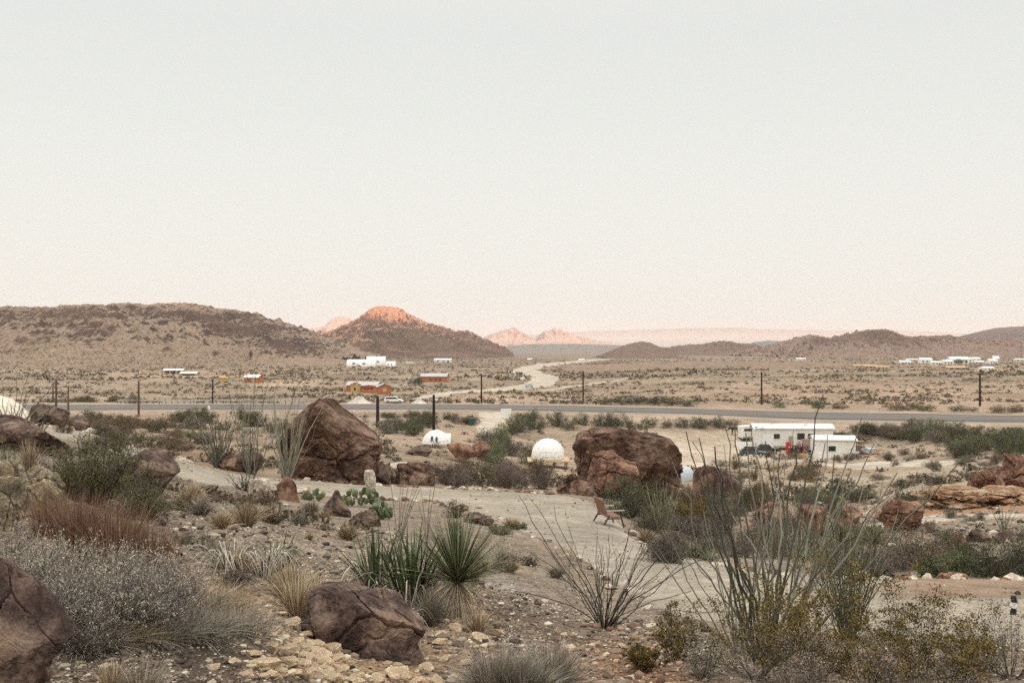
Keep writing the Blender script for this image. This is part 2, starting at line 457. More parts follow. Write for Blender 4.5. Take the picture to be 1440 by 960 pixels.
def ZT(X, Y, hw_full=False):
    """ground height with its unevenness"""
    X = np.asarray(X, float); Y = np.asarray(Y, float); sh = X.shape; X = X.ravel(); Y = Y.ravel()
    z = H(X, Y)
    m = np.ones(len(X)); near = (Y < 55) & (Y > 5) & (np.abs(X) < 45)
    if near.any():
        d = dist_poly(X[near], Y[near], PCs, PWs); m[near] = sstep(-0.3, 1.2, d)
    hy = np.interp(X, HW_N[:, 0], HW_N[:, 1]); r = np.where(Y < hy, hy - Y, Y - hy - 23)
    m *= sstep(0, 14, r)
    far = sstep(35, 120, Y)
    a = 0.13 * fb2(X / 1.7, Y / 1.7, 5, 11) * (0.35 + 0.65 * sstep(4, 14, Y)) + 0.03 * fb2(X / .35, Y / .35, 3, 21) * (1 - sstep(20, 60, Y))
    a = a + far * (0.7 * fb2(X / 28, Y / 28, 4, 31) + 0.18 * fb2(X / 5, Y / 5, 3, 5)) + sstep(400, 1200, Y) * 1.2 * fb2(X / 140, Y / 140, 4, 41)
    return (z + a * m).reshape(sh)


LY = np.exp(np.linspace(math.log(3.0), math.log(20000), 900))


def G(px, py):
    """where the sight line through photograph pixel (px, py) meets the ground"""
    px = np.atleast_1d(np.asarray(px, float)); py = np.atleast_1d(np.asarray(py, float)); outY = np.zeros(len(px))
    for s in range(0, len(px), 4000):
        p = px[s:s + 4000]; q = py[s:s + 4000]
        Ys = np.broadcast_to(LY, (len(p), len(LY))); Xs = (p[:, None] - 720) / F * Ys
        r = HZ - F * H(Xs, Ys) / Ys
        hit = r <= q[:, None]
        i = np.where(hit.any(1), hit.argmax(1), len(LY) - 1); i = np.clip(i, 1, None); k = np.arange(len(p))
        a, b = r[k, i - 1], r[k, i]
        t = np.clip((a - q) / np.where(np.abs(a - b) < 1e-9, 1e-9, a - b), 0, 1)
        outY[s:s + 4000] = LY[i - 1] + t * (LY[i] - LY[i - 1])
    X = (px - 720) / F * outY
    return np.stack([X, outY, ZT(X, outY)], 1)


def at(px, Y, dz=0.0):
    X = (px - 720) / F * Y
    return Vector((X, Y, float(ZT(np.array([X]), np.array([Y]))[0]) + dz))


def gp(px, py):
    return Vector(G(px, py)[0])


# ------------------------------------------------------------------ soil colours
SP = [  # px, distance, reach px, reach in ln(distance), colour, strength
    (850, 8.5, 130, .28, (.24, .14, .085), .9), (560, 8.0, 90, .3, (.27, .18, .11), .8), (430, 6.5, 90, .25, (.3, .22, .14), .8),
    (740, 13, 90, .2, (.11, .08, .06), .7), (1000, 9.5, 70, .15, (.3, .28, .25), .8), (700, 15.5, 50, .06, (.3, .28, .26), .7),
    (300, 15, 150, .35, (.24, .21, .165), .6), (120, 8, 120, .3, (.1, .085, .065), .7), (200, 5, 160, .25, (.06, .05, .04), .8),
    (1330, 52, 90, .12, (.38, .2, .1), 1), (1430, 60, 60, .2, (.34, .16, .09), .9), (1100, 40, 60, .2, (.26, .14, .09), .8), (980, 34, 70, .25, (.17, .12, .09), .8),
    (960, 165, 110, .22, (.5, .45, .37), 1), (1100, 188, 130, .12, (.5, .45, .37), 1), (1250, 105, 150, .22, (.38, .34, .27), .9), (1250, 74, 130, .12, (.36, .32, .25), .8),
    (690, 205, 25, .12, (.42, .36, .28), 1), (650, 160, 60, .15, (.38, .3, .22), .8), (770, 120, 60, .15, (.36, .29, .21), .6),
    (1180, 140, 80, .1, (.3, .2, .13), .6), (190, 70, 180, .4, (.24, .16, .1), .6), (150, 200, 160, .15, (.33, .23, .16), .7),
    (1200, 320, 260, .3, (.36, .27, .2), .7), (700, 320, 80, .2, (.42, .32, .24), .6), (250, 650, 200, .15, (.37, .28, .2), .8), (1250, 900, 300, .2, (.33, .26, .18), .6),
    (600, 1500, 300, .3, (.2, .155, .115), .7), (850, 2600, 400, .35, (.2, .165, .13), .7), (800, 4500, 200, .2, (.3, .27, .23), .6),
    (440, 470, 70, .1, (.42, .32, .23), .7), (1415, 640, 40, .06, (.5, .38, .22), .9),
]


def soil(X, Y):
    Yc = np.clip(Y, 1.5, 24000); l = np.log(Yc); px = 720 + F * X / Yc
    keys = np.log([3, 8, 16, 30, 60, 110, 200, 300, 900, 2500, 6000, 24000])
    cs = np.array([(.15, .125, .1), (.185, .155, .12), (.2, .175, .14), (.2, .175, .14), (.25, .2, .15), (.28, .23, .17), (.3, .245, .185), (.285, .232, .172), (.25, .205, .155), (.26, .2, .155), (.25, .2, .17), (.28, .23, .2)])
    c = np.stack([np.interp(l, keys, cs[:, k]) for k in range(3)], -1)
    c = c * np.interp(l, np.log([30, 70, 260, 2000]), [1.5, 1.3, 1.22, 1.0])[..., None]
    w = fb2(px / 60, l * 6, 4, 77)
    c = c * .84
    pk = sstep(.02, .35, fb2(X / (Yc * .09), l * 11, 4, 91)) * sstep(55, 110, Yc) * (1 - sstep(1500, 4000, Yc)) * .6
    c = c * (1 - pk[..., None]) + np.array((.16, .125, .088)) * pk[..., None]
    pk = sstep(.1, .4, fb2(X / (Yc * .05) + 40, l * 16, 4, 97)) * sstep(80, 160, Yc) * .45
    c = c * (1 - pk[..., None]) + np.array((.36, .31, .24)) * pk[..., None]
    for (p, d, rp, rl, col, s) in SP:
        e = ((px - p) / rp) ** 2 + ((l - math.log(d)) / rl) ** 2 + 0.9 * w
        k = np.clip(s * np.exp(-np.clip(e, 0, 30) ** 1.5), 0, 1)[..., None]
        c = c * (1 - k) + np.array(col) * k
    # pale verges of the highway
    hy = np.interp(X, HW_N[:, 0], HW_N[:, 1]); r = np.where(Y < hy, hy - Y, Y - hy - 23)
    k = ((1 - sstep(2, 12, r + 3 * n2(X / 9, Y / 4, 3))) * (Y > 100) * (Y < 400))[..., None]
    c = c * (1 - k) + np.array((.35, .29, .22)) * k
    return c


def ground_mat():
    m, nt, b = new_mat('desert_soil')
    a = N(nt, 'ShaderNodeAttribute', attribute_name='soil')
    t = N(nt, 'ShaderNodeTexCoord').outputs['Object']
    # pebbles, several sizes
    col = a.outputs['Color']; hs = []
    for sc, st in ((75, .75), (26, .6), (9, .35)):
        v = voro(nt, t, sc); v.inputs['Randomness'].default_value = 1
        sep = N(nt, 'ShaderNodeSeparateColor'); nt.links.new(v.outputs['Color'], sep.inputs[0])
        r = ramp(nt, [(0, (.4, .37, .35)), (.4, (.85, .82, .8)), (.75, (1.15, 1.15, 1.12)), (1, (1.9, 1.85, 1.75))], sep.outputs[0])
        col = mixc(nt, col, r.outputs[0], st, 'MULTIPLY')
        hs.append(v.outputs['Distance'])
    for sc, st, lo, hi in ((3.0, .8, .6, 1.35), (.45, .8, .7, 1.3), (.06, .9, .7, 1.28), (.012, .8, .78, 1.2)):
        n = noise(nt, t, sc, 6, .65)
        r = ramp(nt, [(.3, (lo, lo * .97, lo * .95)), (.7, (hi, hi, hi * 1.02))], n.outputs[0])
        col = mixc(nt, col, r.outputs[0], st, 'MULTIPLY')
    # rusty and grey drifts
    n = noise(nt, t, .9, 5, .7); r = ramp(nt, [(.5, (0, 0, 0)), (.72, (.5, .5, .5))], n.outputs[0])
    col = mixc(nt, col, (.21, .14, .09), r.outputs[0])
    nt.links.new(col, b.inputs['Base Color'])
    ad = N(nt, 'ShaderNodeMath', operation='ADD'); mu = N(nt, 'ShaderNodeMath', operation='MULTIPLY')
    nt.links.new(hs[1], mu.inputs[0]); mu.inputs[1].default_value = 2.2
    nt.links.new(hs[0], ad.inputs[0]); nt.links.new(mu.outputs[0], ad.inputs[1])
    bump(nt, b, ad.outputs[0], .6, -.02)
    b.inputs['Roughness'].default_value = .95; b.inputs['Specular IOR Level'].default_value = .1
    return m


MT['ground'] = ground_mat()


def build_ground():
    # rings round the camera, dense inside the view
    r = np.exp(np.linspace(math.log(0.6), math.log(21500), 900))
    a1 = np.radians(np.linspace(-34, 34, 960)); a0 = np.radians(np.linspace(-180, -34, 60))[:-1]; a2 = np.radians(np.linspace(34, 180, 60))[1:-1]
    th = np.concatenate([a0, a1, a2]); nt_ = len(th)
    X = r[:, None] * np.sin(th)[None, :]; Y = r[:, None] * np.cos(th)[None, :]
    Y = np.maximum(Y, -2300)
    Z = ZT(X, Y); C = soil(X, Y)
    V = np.stack([X, Y, Z], -1).reshape(-1, 3)
    i = np.arange(len(r) - 1)[:, None] * nt_; j = np.arange(nt_)[None, :]; j2 = (j + 1) % nt_
    f = np.stack([i + j, i + nt_ + j, i + nt_ + j2, i + j2], -1).reshape(-1, 4)[:, ::-1]
    mb = MB(); mb.add(V, f, .5, 0, C.reshape(-1, 3))
    c = mb.n
    mb.add([[0, 0, float(ZT(np.array([0.]), np.array([0.]))[0])]], np.array([[0, 0, 0]])[:0], .5)
    o = mb.build('ground', MT['ground'], smooth=True)
    tag(o, kind='structure')


build_ground()


def track_mat(name, c, c2, scale=1.0):
    m, nt, b = new_mat(name)
    t = N(nt, 'ShaderNodeTexCoord').outputs['Object']
    a = N(nt, 'ShaderNodeAttribute', attribute_name='tint')
    col = mixc(nt, c, c2, a.outputs['Fac'])
    v = voro(nt, t, 90 * scale); sep = N(nt, 'ShaderNodeSeparateColor'); nt.links.new(v.outputs['Color'], sep.inputs[0])
    r = ramp(nt, [(0, (.55,) * 3), (.5, (.95,) * 3), (1, (1.5,) * 3)], sep.outputs[0]); col = mixc(nt, col, r.outputs[0], .6, 'MULTIPLY')
    for sc in (14 * scale, 2.2 * scale, .35 * scale):
        n = noise(nt, t, sc, 6, .7); r = ramp(nt, [(.3, (.68,) * 3), (.7, (1.28,) * 3)], n.outputs[0]); col = mixc(nt, col, r.outputs[0], .9, 'MULTIPLY')
    nt.links.new(col, b.inputs['Base Color']); b.inputs['Roughness'].default_value = .95; b.inputs['Specular IOR Level'].default_value = .1
    bump(nt, b, v.outputs['Distance'], .4, -.01)
    return m


def drape(name, A, B, mat, across=24, lift=.03, ragged=.25, tintf=None, seed=3, hfun=None):
    """sheet between two edge lines laid on the ground"""
    n = len(A)
    d = B - A; L = np.linalg.norm(d, axis=1, keepdims=True); d = d / L
    s = np.cumsum(np.r_[0, np.linalg.norm(np.diff((A + B) / 2, axis=0), axis=1)])
    A = A + d * (ragged * fb2(s / (ragged * 6 + .01), s * 0, 3, seed))[:, None]; B = B + d * (ragged * fb2(s / (ragged * 6 + .01), s * 0 + 9, 3, seed + 1))[:, None]
    t = np.linspace(0, 1, across)
    P = A[:, None] * (1 - t)[None, :, None] + B[:, None] * t[None, :, None]
    Z = ZT(P[..., 0], P[..., 1])
    lf = np.full(across, lift); lf[0] = lf[-1] = -lift * 1.5
    V = np.concatenate([P, (Z + lf[None, :])[..., None]], -1)
    tint = .5 if tintf is None else tintf(P[..., 0], P[..., 1], np.broadcast_to(t, P.shape[:2])).ravel()
    i = np.arange(n - 1)[:, None] * across; j = np.arange(across - 1)[None, :]
    f = np.stack([i + j, i + j + 1, i + across + j + 1, i + across + j], -1).reshape(-1, 4)
    mb = MB(); mb.add(V.reshape(-1, 3), f, tint)
    o = mb.build(name, mat, smooth=True); tag(o, kind='structure')
    me = o.data
    if me.polygons[0].normal.z < 0:
        me.flip_normals()
    return o


MT['path'] = track_mat('gravel_path', (.3, .262, .208), (.235, .16, .11))


def path_tint(X, Y, t):
    px = 720 + F * X / Y
    k = sstep(1180, 1300, px + 40 * n2(X / 1.2, Y / .5, 5)) * sstep(15.2, 16.6, Y + .8 * n2(X / 2.5, Y, 6)) * .9
    return np.clip(k + .15 * fb2(X / 2, Y / 1, 3, 9), 0, 1)


drape('path', PN, PF, MT['path'], 40, .035, .38, path_tint)
MT['track'] = track_mat('pale_sand_track', (.46, .41, .34), (.38, .32, .25), .3)
for k, (pts, ws) in TRACKS.items():
    c = resample([W(a, b) for a, b in pts], 160); w = np.interp(np.linspace(0, 1, 160), np.linspace(0, 1, len(ws)), ws)
    t = np.gradient(c, axis=0); nn = np.stack([-t[:, 1], t[:, 0]], 1); nn /= np.linalg.norm(nn, axis=1, keepdims=True)
    drape({'wash': 'dirt_road', 'driveway': 'gravel_driveway', 'valley': 'dirt_road', 'right': 'dirt_road', 'ranch': 'dirt_road', 'farsand': 'dirt_road'}[k], c - nn * w[:, None] / 2, c + nn * w[:, None] / 2,
          MT['track'], 14, .05 if c[0, 1] < 120 else .16, w.mean() * .3)


def asphalt():
    m, nt, b = new_mat('asphalt')
    t = N(nt, 'ShaderNodeTexCoord').outputs['Object']; a = N(nt, 'ShaderNodeAttribute', attribute_name='tint')
    r = ramp(nt, [(0, (.3, .24, .19)), (.1, (.26, .21, .165)), (.14, (.055, .048, .045)), (.22, (.06, .053, .05)), (.26, (.13, .112, .1)), (.34, (.14, .12, .11)), (.38, (.08, .07, .065)), (.5, (.16, .135, .12)),
                  (.6, (.08, .07, .065)), (.66, (.14, .12, .11)), (.78, (.13, .112, .1)), (.82, (.06, .053, .05)), (.87, (.055, .048, .045)), (.91, (.3, .25, .2)), (1, (.32, .26, .2))], a.outputs['Fac'])
    n = noise(nt, t, .12, 5, .7); r2 = ramp(nt, [(.3, (.8,) * 3), (.7, (1.2,) * 3)], n.outputs[0])
    c = mixc(nt, r.outputs[0], r2.outputs[0], .8, 'MULTIPLY'); nt.links.new(c, b.inputs['Base Color']); b.inputs['Roughness'].default_value = .8
    return m


drape('road', HW_N, HW_F, asphalt(), 40, .12, .01, lambda X, Y, t: t)
MT['line_y'] = flat_mat('yellow_road_paint', (.45, .33, .08), .7); MT['line_w'] = flat_mat('white_road_paint', (.6, .58, .54), .7)
for t0, nm in ((.12, 'line_w'), (.49, 'line_y'), (.51, 'line_y'), (.88, 'line_w')):
    P = HW_N * (1 - t0) + HW_F * t0; d = (HW_F - HW_N) / 23
    drape('road_marking', P - d * .09, P + d * .09, MT[nm], 2, .0, .001).location.z = .135
# ------------------------------------------------------------------ hills
def hill_mat(name, tan, dark, rust, sc, amt=.5, scrub=.5):
    """soil, crags on the steep parts, scrub speckle"""
    m, nt, b = new_mat(name)
    t = N(nt, 'ShaderNodeTexCoord').outputs['Object']; a = N(nt, 'ShaderNodeAttribute', attribute_name='tint')
    n1 = noise(nt, t, sc, 7, .7); n2_ = noise(nt, t, sc * 7, 6, .75); n3_ = noise(nt, t, sc * 30, 3, .7)
    ad = N(nt, 'ShaderNodeMath', operation='ADD'); nt.links.new(a.outputs['Fac'], ad.inputs[0]); nt.links.new(n1.outputs[0], ad.inputs[1])
    ad2 = N(nt, 'ShaderNodeMath', operation='MULTIPLY_ADD'); nt.links.new(n2_.outputs[0], ad2.inputs[0]); ad2.inputs[1].default_value = .8; nt.links.new(ad.outputs[0], ad2.inputs[2])
    rk = ramp(nt, [(amt + .5, (0, 0, 0)), (min(.999, amt + .62), (1, 1, 1))], None)
    sc_ = N(nt, 'ShaderNodeMath', operation='MULTIPLY'); nt.links.new(ad2.outputs[0], sc_.inputs[0]); sc_.inputs[1].default_value = .6
    nt.links.new(sc_.outputs[0], rk.inputs[0])
    r1 = ramp(nt, [(.3, tuple(x * .75 for x in tan)), (.7, tuple(x * 1.25 for x in tan))], n2_.outputs[0])
    r2 = ramp(nt, [(.35, dark), (.65, rust)], n1.outputs[0])
    c = mixc(nt, r1.outputs[0], r2.outputs[0], rk.outputs[0])
    r3 = ramp(nt, [(.3, (.55,) * 3), (.5, (1,) * 3), (.75, (1.35,) * 3)], n3_.outputs[0]); c = mixc(nt, c, r3.outputs[0], .8, 'MULTIPLY')
    v = voro(nt, t, sc * 22); sp = ramp(nt, [(.14, (.4, .4, .36)), (.3, (1, 1, 1))], v.outputs[0]); c = mixc(nt, c, sp.outputs[0], scrub, 'MULTIPLY')
    nt.links.new(c, b.inputs['Base Color'])
    bump(nt, b, n2_.outputs[0], .8, 1.2 / (sc * 60)); b.inputs['Roughness'].default_value = .95; b.inputs['Specular IOR Level'].default_value = .05
    return m


def hill(name, sil, Yc, y0, y1, mat, base_drop=6.0, rough=.16, wl=60, nx=420, ny=160, sharp=1.0, seed=1, xr=None, crag=0.0, foot=None, spots=(), jag=0.0):
    """a range whose crest passes the given sky line points at distance Yc; y0..y1 its depth"""
    sil = np.array(sil, float); px = sil[:, 0]; zc = (HZ - sil[:, 1]) / F * Yc
    us = (px - 720) / F
    u = np.linspace(us[0], us[-1], nx)
    Y = np.concatenate([np.linspace(y0, Yc, int(ny * .7)), np.linspace(Yc, y1, ny - int(ny * .7) + 1)[1:]])
    U, YY = np.meshgrid(u, Y); X = U * Yc * (0.4 + .6 * YY / Yc) if False else U * Yc + 0 * YY
    jg = lambda x: jag * (fb2(x / 34, x * 0, 2, seed + 81) + .8 * np.abs(fb2(x / 11, x * 0 + 5, 3, seed + 83)) - .3)
    cz = np.interp(U, us, zc) + jg(U * Yc)
    zb = float(np.mean(H(u * Yc, np.full(nx, y0)))) - base_drop if foot is None else foot
    t = np.where(YY <= Yc, (YY - y0) / (Yc - y0), (y1 - YY) / (y1 - Yc))
    wob = .18 * fb2(X / (wl * 3), YY / (wl * 3), 3, seed + 50) * np.sin(np.clip(t, 0, 1) * PI)
    s = np.clip(t + wob, 0, 1)
    s = s ** sharp if sharp >= 1 else s ** sharp
    s = s * s * (3 - 2 * s) * .35 + s * .65
    hgt = np.maximum(cz - zb, 0)
    edge = sstep(0, .06, (U - us[0]) / (us[-1] - us[0])) * sstep(0, .06, (us[-1] - U) / (us[-1] - us[0]))
    rg = ridged(X / wl, YY / wl, 6, seed); fbv = fb2(X / wl * 2.2, YY / wl * 2.2, 6, seed + 9, .6)
    amp = rough * np.maximum(hgt, 8) * (.25 + .75 * np.sin(np.clip(t, 0, 1) * PI * .93 + .1)) * (s > 0)
    nz = (.6 * rg + .6 * fbv - .25) * amp
    if crag:
        cr = ridged(X / (wl * .35), YY / (wl * .35), 5, seed + 3); nz = nz + crag * np.maximum(cr, 0) * sstep(.1, .6, s)
    # keep the crest itself near its sky line
    nc = np.exp(-((t - 1) / .10) ** 2)
    Z = zb + hgt * s + nz * (1 - nc * .72)
    lim = (np.interp(X / YY, us, zc) + jg(X / YY * Yc)) * YY / Yc - (.004 + .012 * (1 - nc)) * np.maximum(hgt, 5)
    Z = np.where(YY < Yc - 1, np.minimum(Z, lim), Z)
    Z = Z + (1.0 + crag * .28) * fb2(X / (wl * .09), YY / (wl * .09), 3, seed + 77) * sstep(.25, .8, s)
    # steepness tells where bare rock shows
    gy, gx = np.gradient(Z); dx = (u[1] - u[0]) * Yc; dy = np.gradient(Y)[:, None]
    st = np.sqrt((gx / dx) ** 2 + (gy / dy) ** 2)
    tint = np.clip(st * .55 + .25 * fb2(X / (wl * 1.5), YY / (wl * 1.5), 4, seed + 21), 0, 1)
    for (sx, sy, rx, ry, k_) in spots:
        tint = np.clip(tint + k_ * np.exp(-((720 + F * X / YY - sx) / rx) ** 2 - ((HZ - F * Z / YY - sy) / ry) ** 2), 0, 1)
    V = np.stack([X, YY, Z], -1).reshape(-1, 3)
    ny_ = len(Y); i = np.arange(ny_ - 1)[:, None] * nx; j = np.arange(nx - 1)[None, :]
    f = np.stack([i + j, i + j + 1, i + nx + j + 1, i + nx + j], -1).reshape(-1, 4)
    mb = MB(); mb.add(V, f, tint.ravel()); o = mb.build(name, mat, smooth=True)
    tag(o, kind='structure'); HL.append(o); return o


HL = []
HM1 = hill_mat('hill_near', (.235, .17, .125), (.038, .026, .022), (.11, .064, .048), .012, .235, .6)
HM2 = hill_mat('butte_rock_sunlit_top', (.36, .2, .13), (.075, .045, .035), (.17, .105, .08), .016, .19, .5)  # tan brightened so the summit's sunlit glow is in the colour
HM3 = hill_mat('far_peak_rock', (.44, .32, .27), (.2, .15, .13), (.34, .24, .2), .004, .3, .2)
HM4 = hill_mat('right_hill', (.22, .15, .118), (.075, .048, .04), (.17, .1, .078), .014, .25, .5)
HM6 = hill_mat('dark_cone', (.15, .1, .078), (.06, .04, .034), (.12, .075, .06), .014, .25, .4)
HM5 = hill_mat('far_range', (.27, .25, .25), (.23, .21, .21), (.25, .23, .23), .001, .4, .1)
hill('hill', [(-700, 440), (-300, 436), (-100, 434), (0, 433), (50, 432), (90, 429.5), (120, 431), (165, 427.5), (210, 428.5), (240, 427), (270, 428), (275, 431.5), (320, 434), (345, 438), (352, 445), (365, 452), (383, 461), (395, 468), (420, 473), (445, 480), (480, 492), (520, 505)],
     1500, 720, 2500, HM1, 5, .2, 110, 1100, 320, .85, 4, crag=9, spots=[(300, 450, 60, 14, .22), (350, 465, 60, 16, .3), (230, 440, 60, 8, .15), (420, 485, 60, 12, .4), (200, 495, 80, 6, .15), (180, 475, 200, 30, -.03), (80, 510, 300, 12, -.2)], jag=3.2)
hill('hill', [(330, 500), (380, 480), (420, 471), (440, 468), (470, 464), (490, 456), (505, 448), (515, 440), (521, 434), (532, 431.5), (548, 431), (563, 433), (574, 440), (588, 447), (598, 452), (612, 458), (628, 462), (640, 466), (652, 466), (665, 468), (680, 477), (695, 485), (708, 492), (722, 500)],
     2200, 1500, 3000, HM2, 5, .26, 90, 900, 260, 1.25, 8, crag=13, spots=[(548, 438, 42, 16, -.5), (500, 495, 150, 10, .5), (640, 497, 150, 11, .7), (600, 478, 90, 12, .15)], jag=4)  # summit spot paints the sunlit band as brighter tan, foot spots darken below
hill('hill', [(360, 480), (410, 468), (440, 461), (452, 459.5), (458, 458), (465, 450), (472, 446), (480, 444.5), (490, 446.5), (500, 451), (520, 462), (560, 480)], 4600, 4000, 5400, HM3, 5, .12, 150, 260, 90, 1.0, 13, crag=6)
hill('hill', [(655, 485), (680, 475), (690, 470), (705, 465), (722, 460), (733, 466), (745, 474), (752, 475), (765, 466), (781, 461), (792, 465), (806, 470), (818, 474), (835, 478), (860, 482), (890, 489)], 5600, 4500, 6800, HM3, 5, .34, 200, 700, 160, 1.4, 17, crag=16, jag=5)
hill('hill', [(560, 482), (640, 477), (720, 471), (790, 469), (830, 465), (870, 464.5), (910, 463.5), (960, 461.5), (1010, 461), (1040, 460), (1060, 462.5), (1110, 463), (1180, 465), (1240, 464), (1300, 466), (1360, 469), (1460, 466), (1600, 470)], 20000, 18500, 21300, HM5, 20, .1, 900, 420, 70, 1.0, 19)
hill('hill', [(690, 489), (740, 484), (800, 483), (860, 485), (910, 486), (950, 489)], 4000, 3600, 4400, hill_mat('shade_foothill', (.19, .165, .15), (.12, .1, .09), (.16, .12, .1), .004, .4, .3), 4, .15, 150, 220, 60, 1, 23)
hill('hill', [(845, 502), (860, 494), (875, 487), (890, 482), (904, 480), (914, 482), (926, 487), (940, 494), (955, 502)], 1700, 1450, 2000, HM6, 4, .12, 60, 260, 90, 1.05, 27, crag=2)
hill('hill', [(925, 498), (945, 488), (965, 485.5), (985, 485.5), (1003, 482), (1015, 479.5), (1028, 479), (1045, 483), (1065, 485), (1085, 491), (1100, 497)], 2400, 2100, 2800, HM6, 4, .22, 70, 500, 120, 1.1, 31, crag=6, jag=3)
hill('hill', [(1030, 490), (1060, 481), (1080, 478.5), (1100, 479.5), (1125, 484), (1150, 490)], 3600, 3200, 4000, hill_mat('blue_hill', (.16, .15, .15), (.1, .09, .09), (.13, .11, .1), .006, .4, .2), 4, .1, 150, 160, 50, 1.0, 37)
hill('hill', [(1070, 500), (1090, 493), (1110, 484), (1128, 476), (1140, 473.5), (1152, 473.5), (1168, 476), (1178, 474.5), (1184, 472.5), (1190, 475.5), (1200, 478), (1206, 473), (1213, 467.5), (1222, 465.5), (1234, 464.5), (1248, 466), (1264, 469), (1282, 472.5), (1305, 472), (1330, 472.5), (1352, 475), (1380, 478), (1410, 477), (1440, 479), (1500, 478), (1600, 480)],
     1900, 1400, 2500, HM4, 4, .2, 80, 1100, 240, 1.15, 41, crag=9, jag=3.5, spots=[(1230, 470, 30, 7, .4), (1150, 478, 20, 6, .3), (1290, 478, 60, 6, .2), (1186, 476, 8, 5, .4)])
hill('hill', [(1320, 482), (1350, 473), (1375, 466.5), (1400, 461), (1420, 459.5), (1445, 458), (1500, 456), (1600, 460)], 2750, 2550, 3200, hill_mat('dark_hill', (.13, .1, .095), (.08, .062, .058), (.11, .08, .07), .01, .35, .3), 4, .1, 120, 260, 70, 1.0, 43)
# low rises out on the plain
hill('hill', [(335, 512), (370, 507), (400, 503.5), (440, 502.5), (480, 505), (520, 511)], 1000, 900, 1120, HM1, 2, .12, 40, 200, 50, 1.0, 47)
hill('hill', [(790, 519), (860, 512), (920, 509), (1000, 508), (1090, 509), (1200, 511), (1280, 513)], 760, 640, 900, HM1, 2, .2, 50, 400, 60, 1.0, 53)
# unseen ridge added behind the camera to shade all but the far summits
SUN_EL = math.radians(0.55)


def added_shade_ridge():
    nx, ny = 500, 24
    X = np.linspace(-7000, 7000, nx); Y = np.linspace(-1150, -1750, ny); XX, YY = np.meshgrid(X, Y)
    t = 1 - np.abs((YY + 1500) / 340); s = np.clip(t, 0, 1)
    crest = 91.5 + 3.0 * fb2(XX / 240, XX * 0, 4, 61)
    Z = -4 + (crest + 4) * s + 4 * fb2(XX / 90, YY / 90, 4, 62) * (1 - s) * s * 3
    V = np.stack([XX, YY, Z], -1).reshape(-1, 3)
    i = np.arange(ny - 1)[:, None] * nx; j = np.arange(nx - 1)[None, :]
    mb = MB(); mb.add(V, np.stack([i + j, i + j + 1, i + nx + j + 1, i + nx + j], -1).reshape(-1, 4), .4)
    tag(mb.build('hill', HM1, smooth=True), kind='structure')  # unseen added sun blocker, unlike the visible hills


added_shade_ridge()
# ------------------------------------------------------------------ rocks
ICO = {}


def ico(sub):
    if sub not in ICO:
        bm = bmesh.new(); bmesh.ops.create_icosphere(bm, subdivisions=sub, radius=1); bm.verts.ensure_lookup_table()
        ICO[sub] = (np.array([v.co[:] for v in bm.verts]), np.array([[v.index for v in f.verts] for f in bm.faces])); bm.free()
    return ICO[sub]


def rock_shape(seed, d, sub=4, cuts=9, rough=.07, prof=None, box=.35, freq=1.6, cut=.62, ledge=.07, nb=0, bd_=.09):
    r = np.random.default_rng(seed); v, f = ico(sub); v = v.copy()
    # rounded box
    p = 2 + 6 * box; v = v / (np.abs(v) ** p).sum(1, keepdims=True) ** (1 / p)
    v = v * (1 + .22 * fb3(v * 1.1 + seed * 3.1, 2, seed)[:, None])
    for k in range(int(cuts * 1.6)):           # fracture planes
        n = r.normal(size=3); n /= np.linalg.norm(n); o = r.uniform(cut, cut + .3)
        e = v @ n - o; v = v - np.clip(e, 0, None)[:, None] * n * .92
    nn = v / (np.linalg.norm(v, axis=1, keepdims=True) + 1e-9)
    v = v + nn * (rough * fb3(v * freq + seed, 5, seed + 4, .58)[:, None])
    v = v + nn * (rough * .35 * (1 - 2 * np.abs(fb3(v * freq * 2.5 + seed, 3, seed + 8)))[:, None])
    if nb:                                     # blocks parted by cracks
        cn = r.normal(size=(nb, 3)); cn /= np.linalg.norm(cn, axis=1, keepdims=True); off = r.uniform(-1, 1, nb)
        q = nn + .16 * np.stack([fb3(nn * 3 + 5, 3, seed + 61), fb3(nn * 3 + 9, 3, seed + 62), fb3(nn * 3 + 13, 3, seed + 63)], 1)
        dd = np.linalg.norm(q[:, None] - cn[None], axis=2); o2 = np.argsort(dd, 1); k1 = o2[:, 0]; ar = np.arange(len(v)); gap = dd[ar, o2[:, 1]] - dd[ar, k1]
        v = v + nn * (bd_ * off[k1] * sstep(0, .07, gap) - bd_ * 1.3 * np.exp(-(gap / .035) ** 2))[:, None]
    v = v + nn * (ledge * 1.5 * (np.floor(fb3(v * freq * .9 + 3 + seed, 3, seed + 31) * 5) / 5))[:, None]
    v = v + nn * (rough * .22 * fb3(v * freq * 7, 3, seed + 15))[:, None]
    v = v / np.abs(v).max(0)
    dn = v[:, 2] < 0; v[dn, :2] *= (1 / np.sqrt(1 - .6 * np.clip(v[dn, 2:3], -1, 0) ** 2)); lo, hi = v.min(0), v.max(0); v = (v - (lo + hi) / 2) / ((hi - lo) / 2)
    if prof is not None:
        pr = np.array(prof); k = np.interp(v[:, 0], pr[:, 0], pr[:, 1]); up = v[:, 2] > -.3
        v[:, 2] = np.where(up, (v[:, 2] + .3) * k * (1.3) / 1.3 - .3 + 0, v[:, 2])
    return v * np.array(d) / 2, f


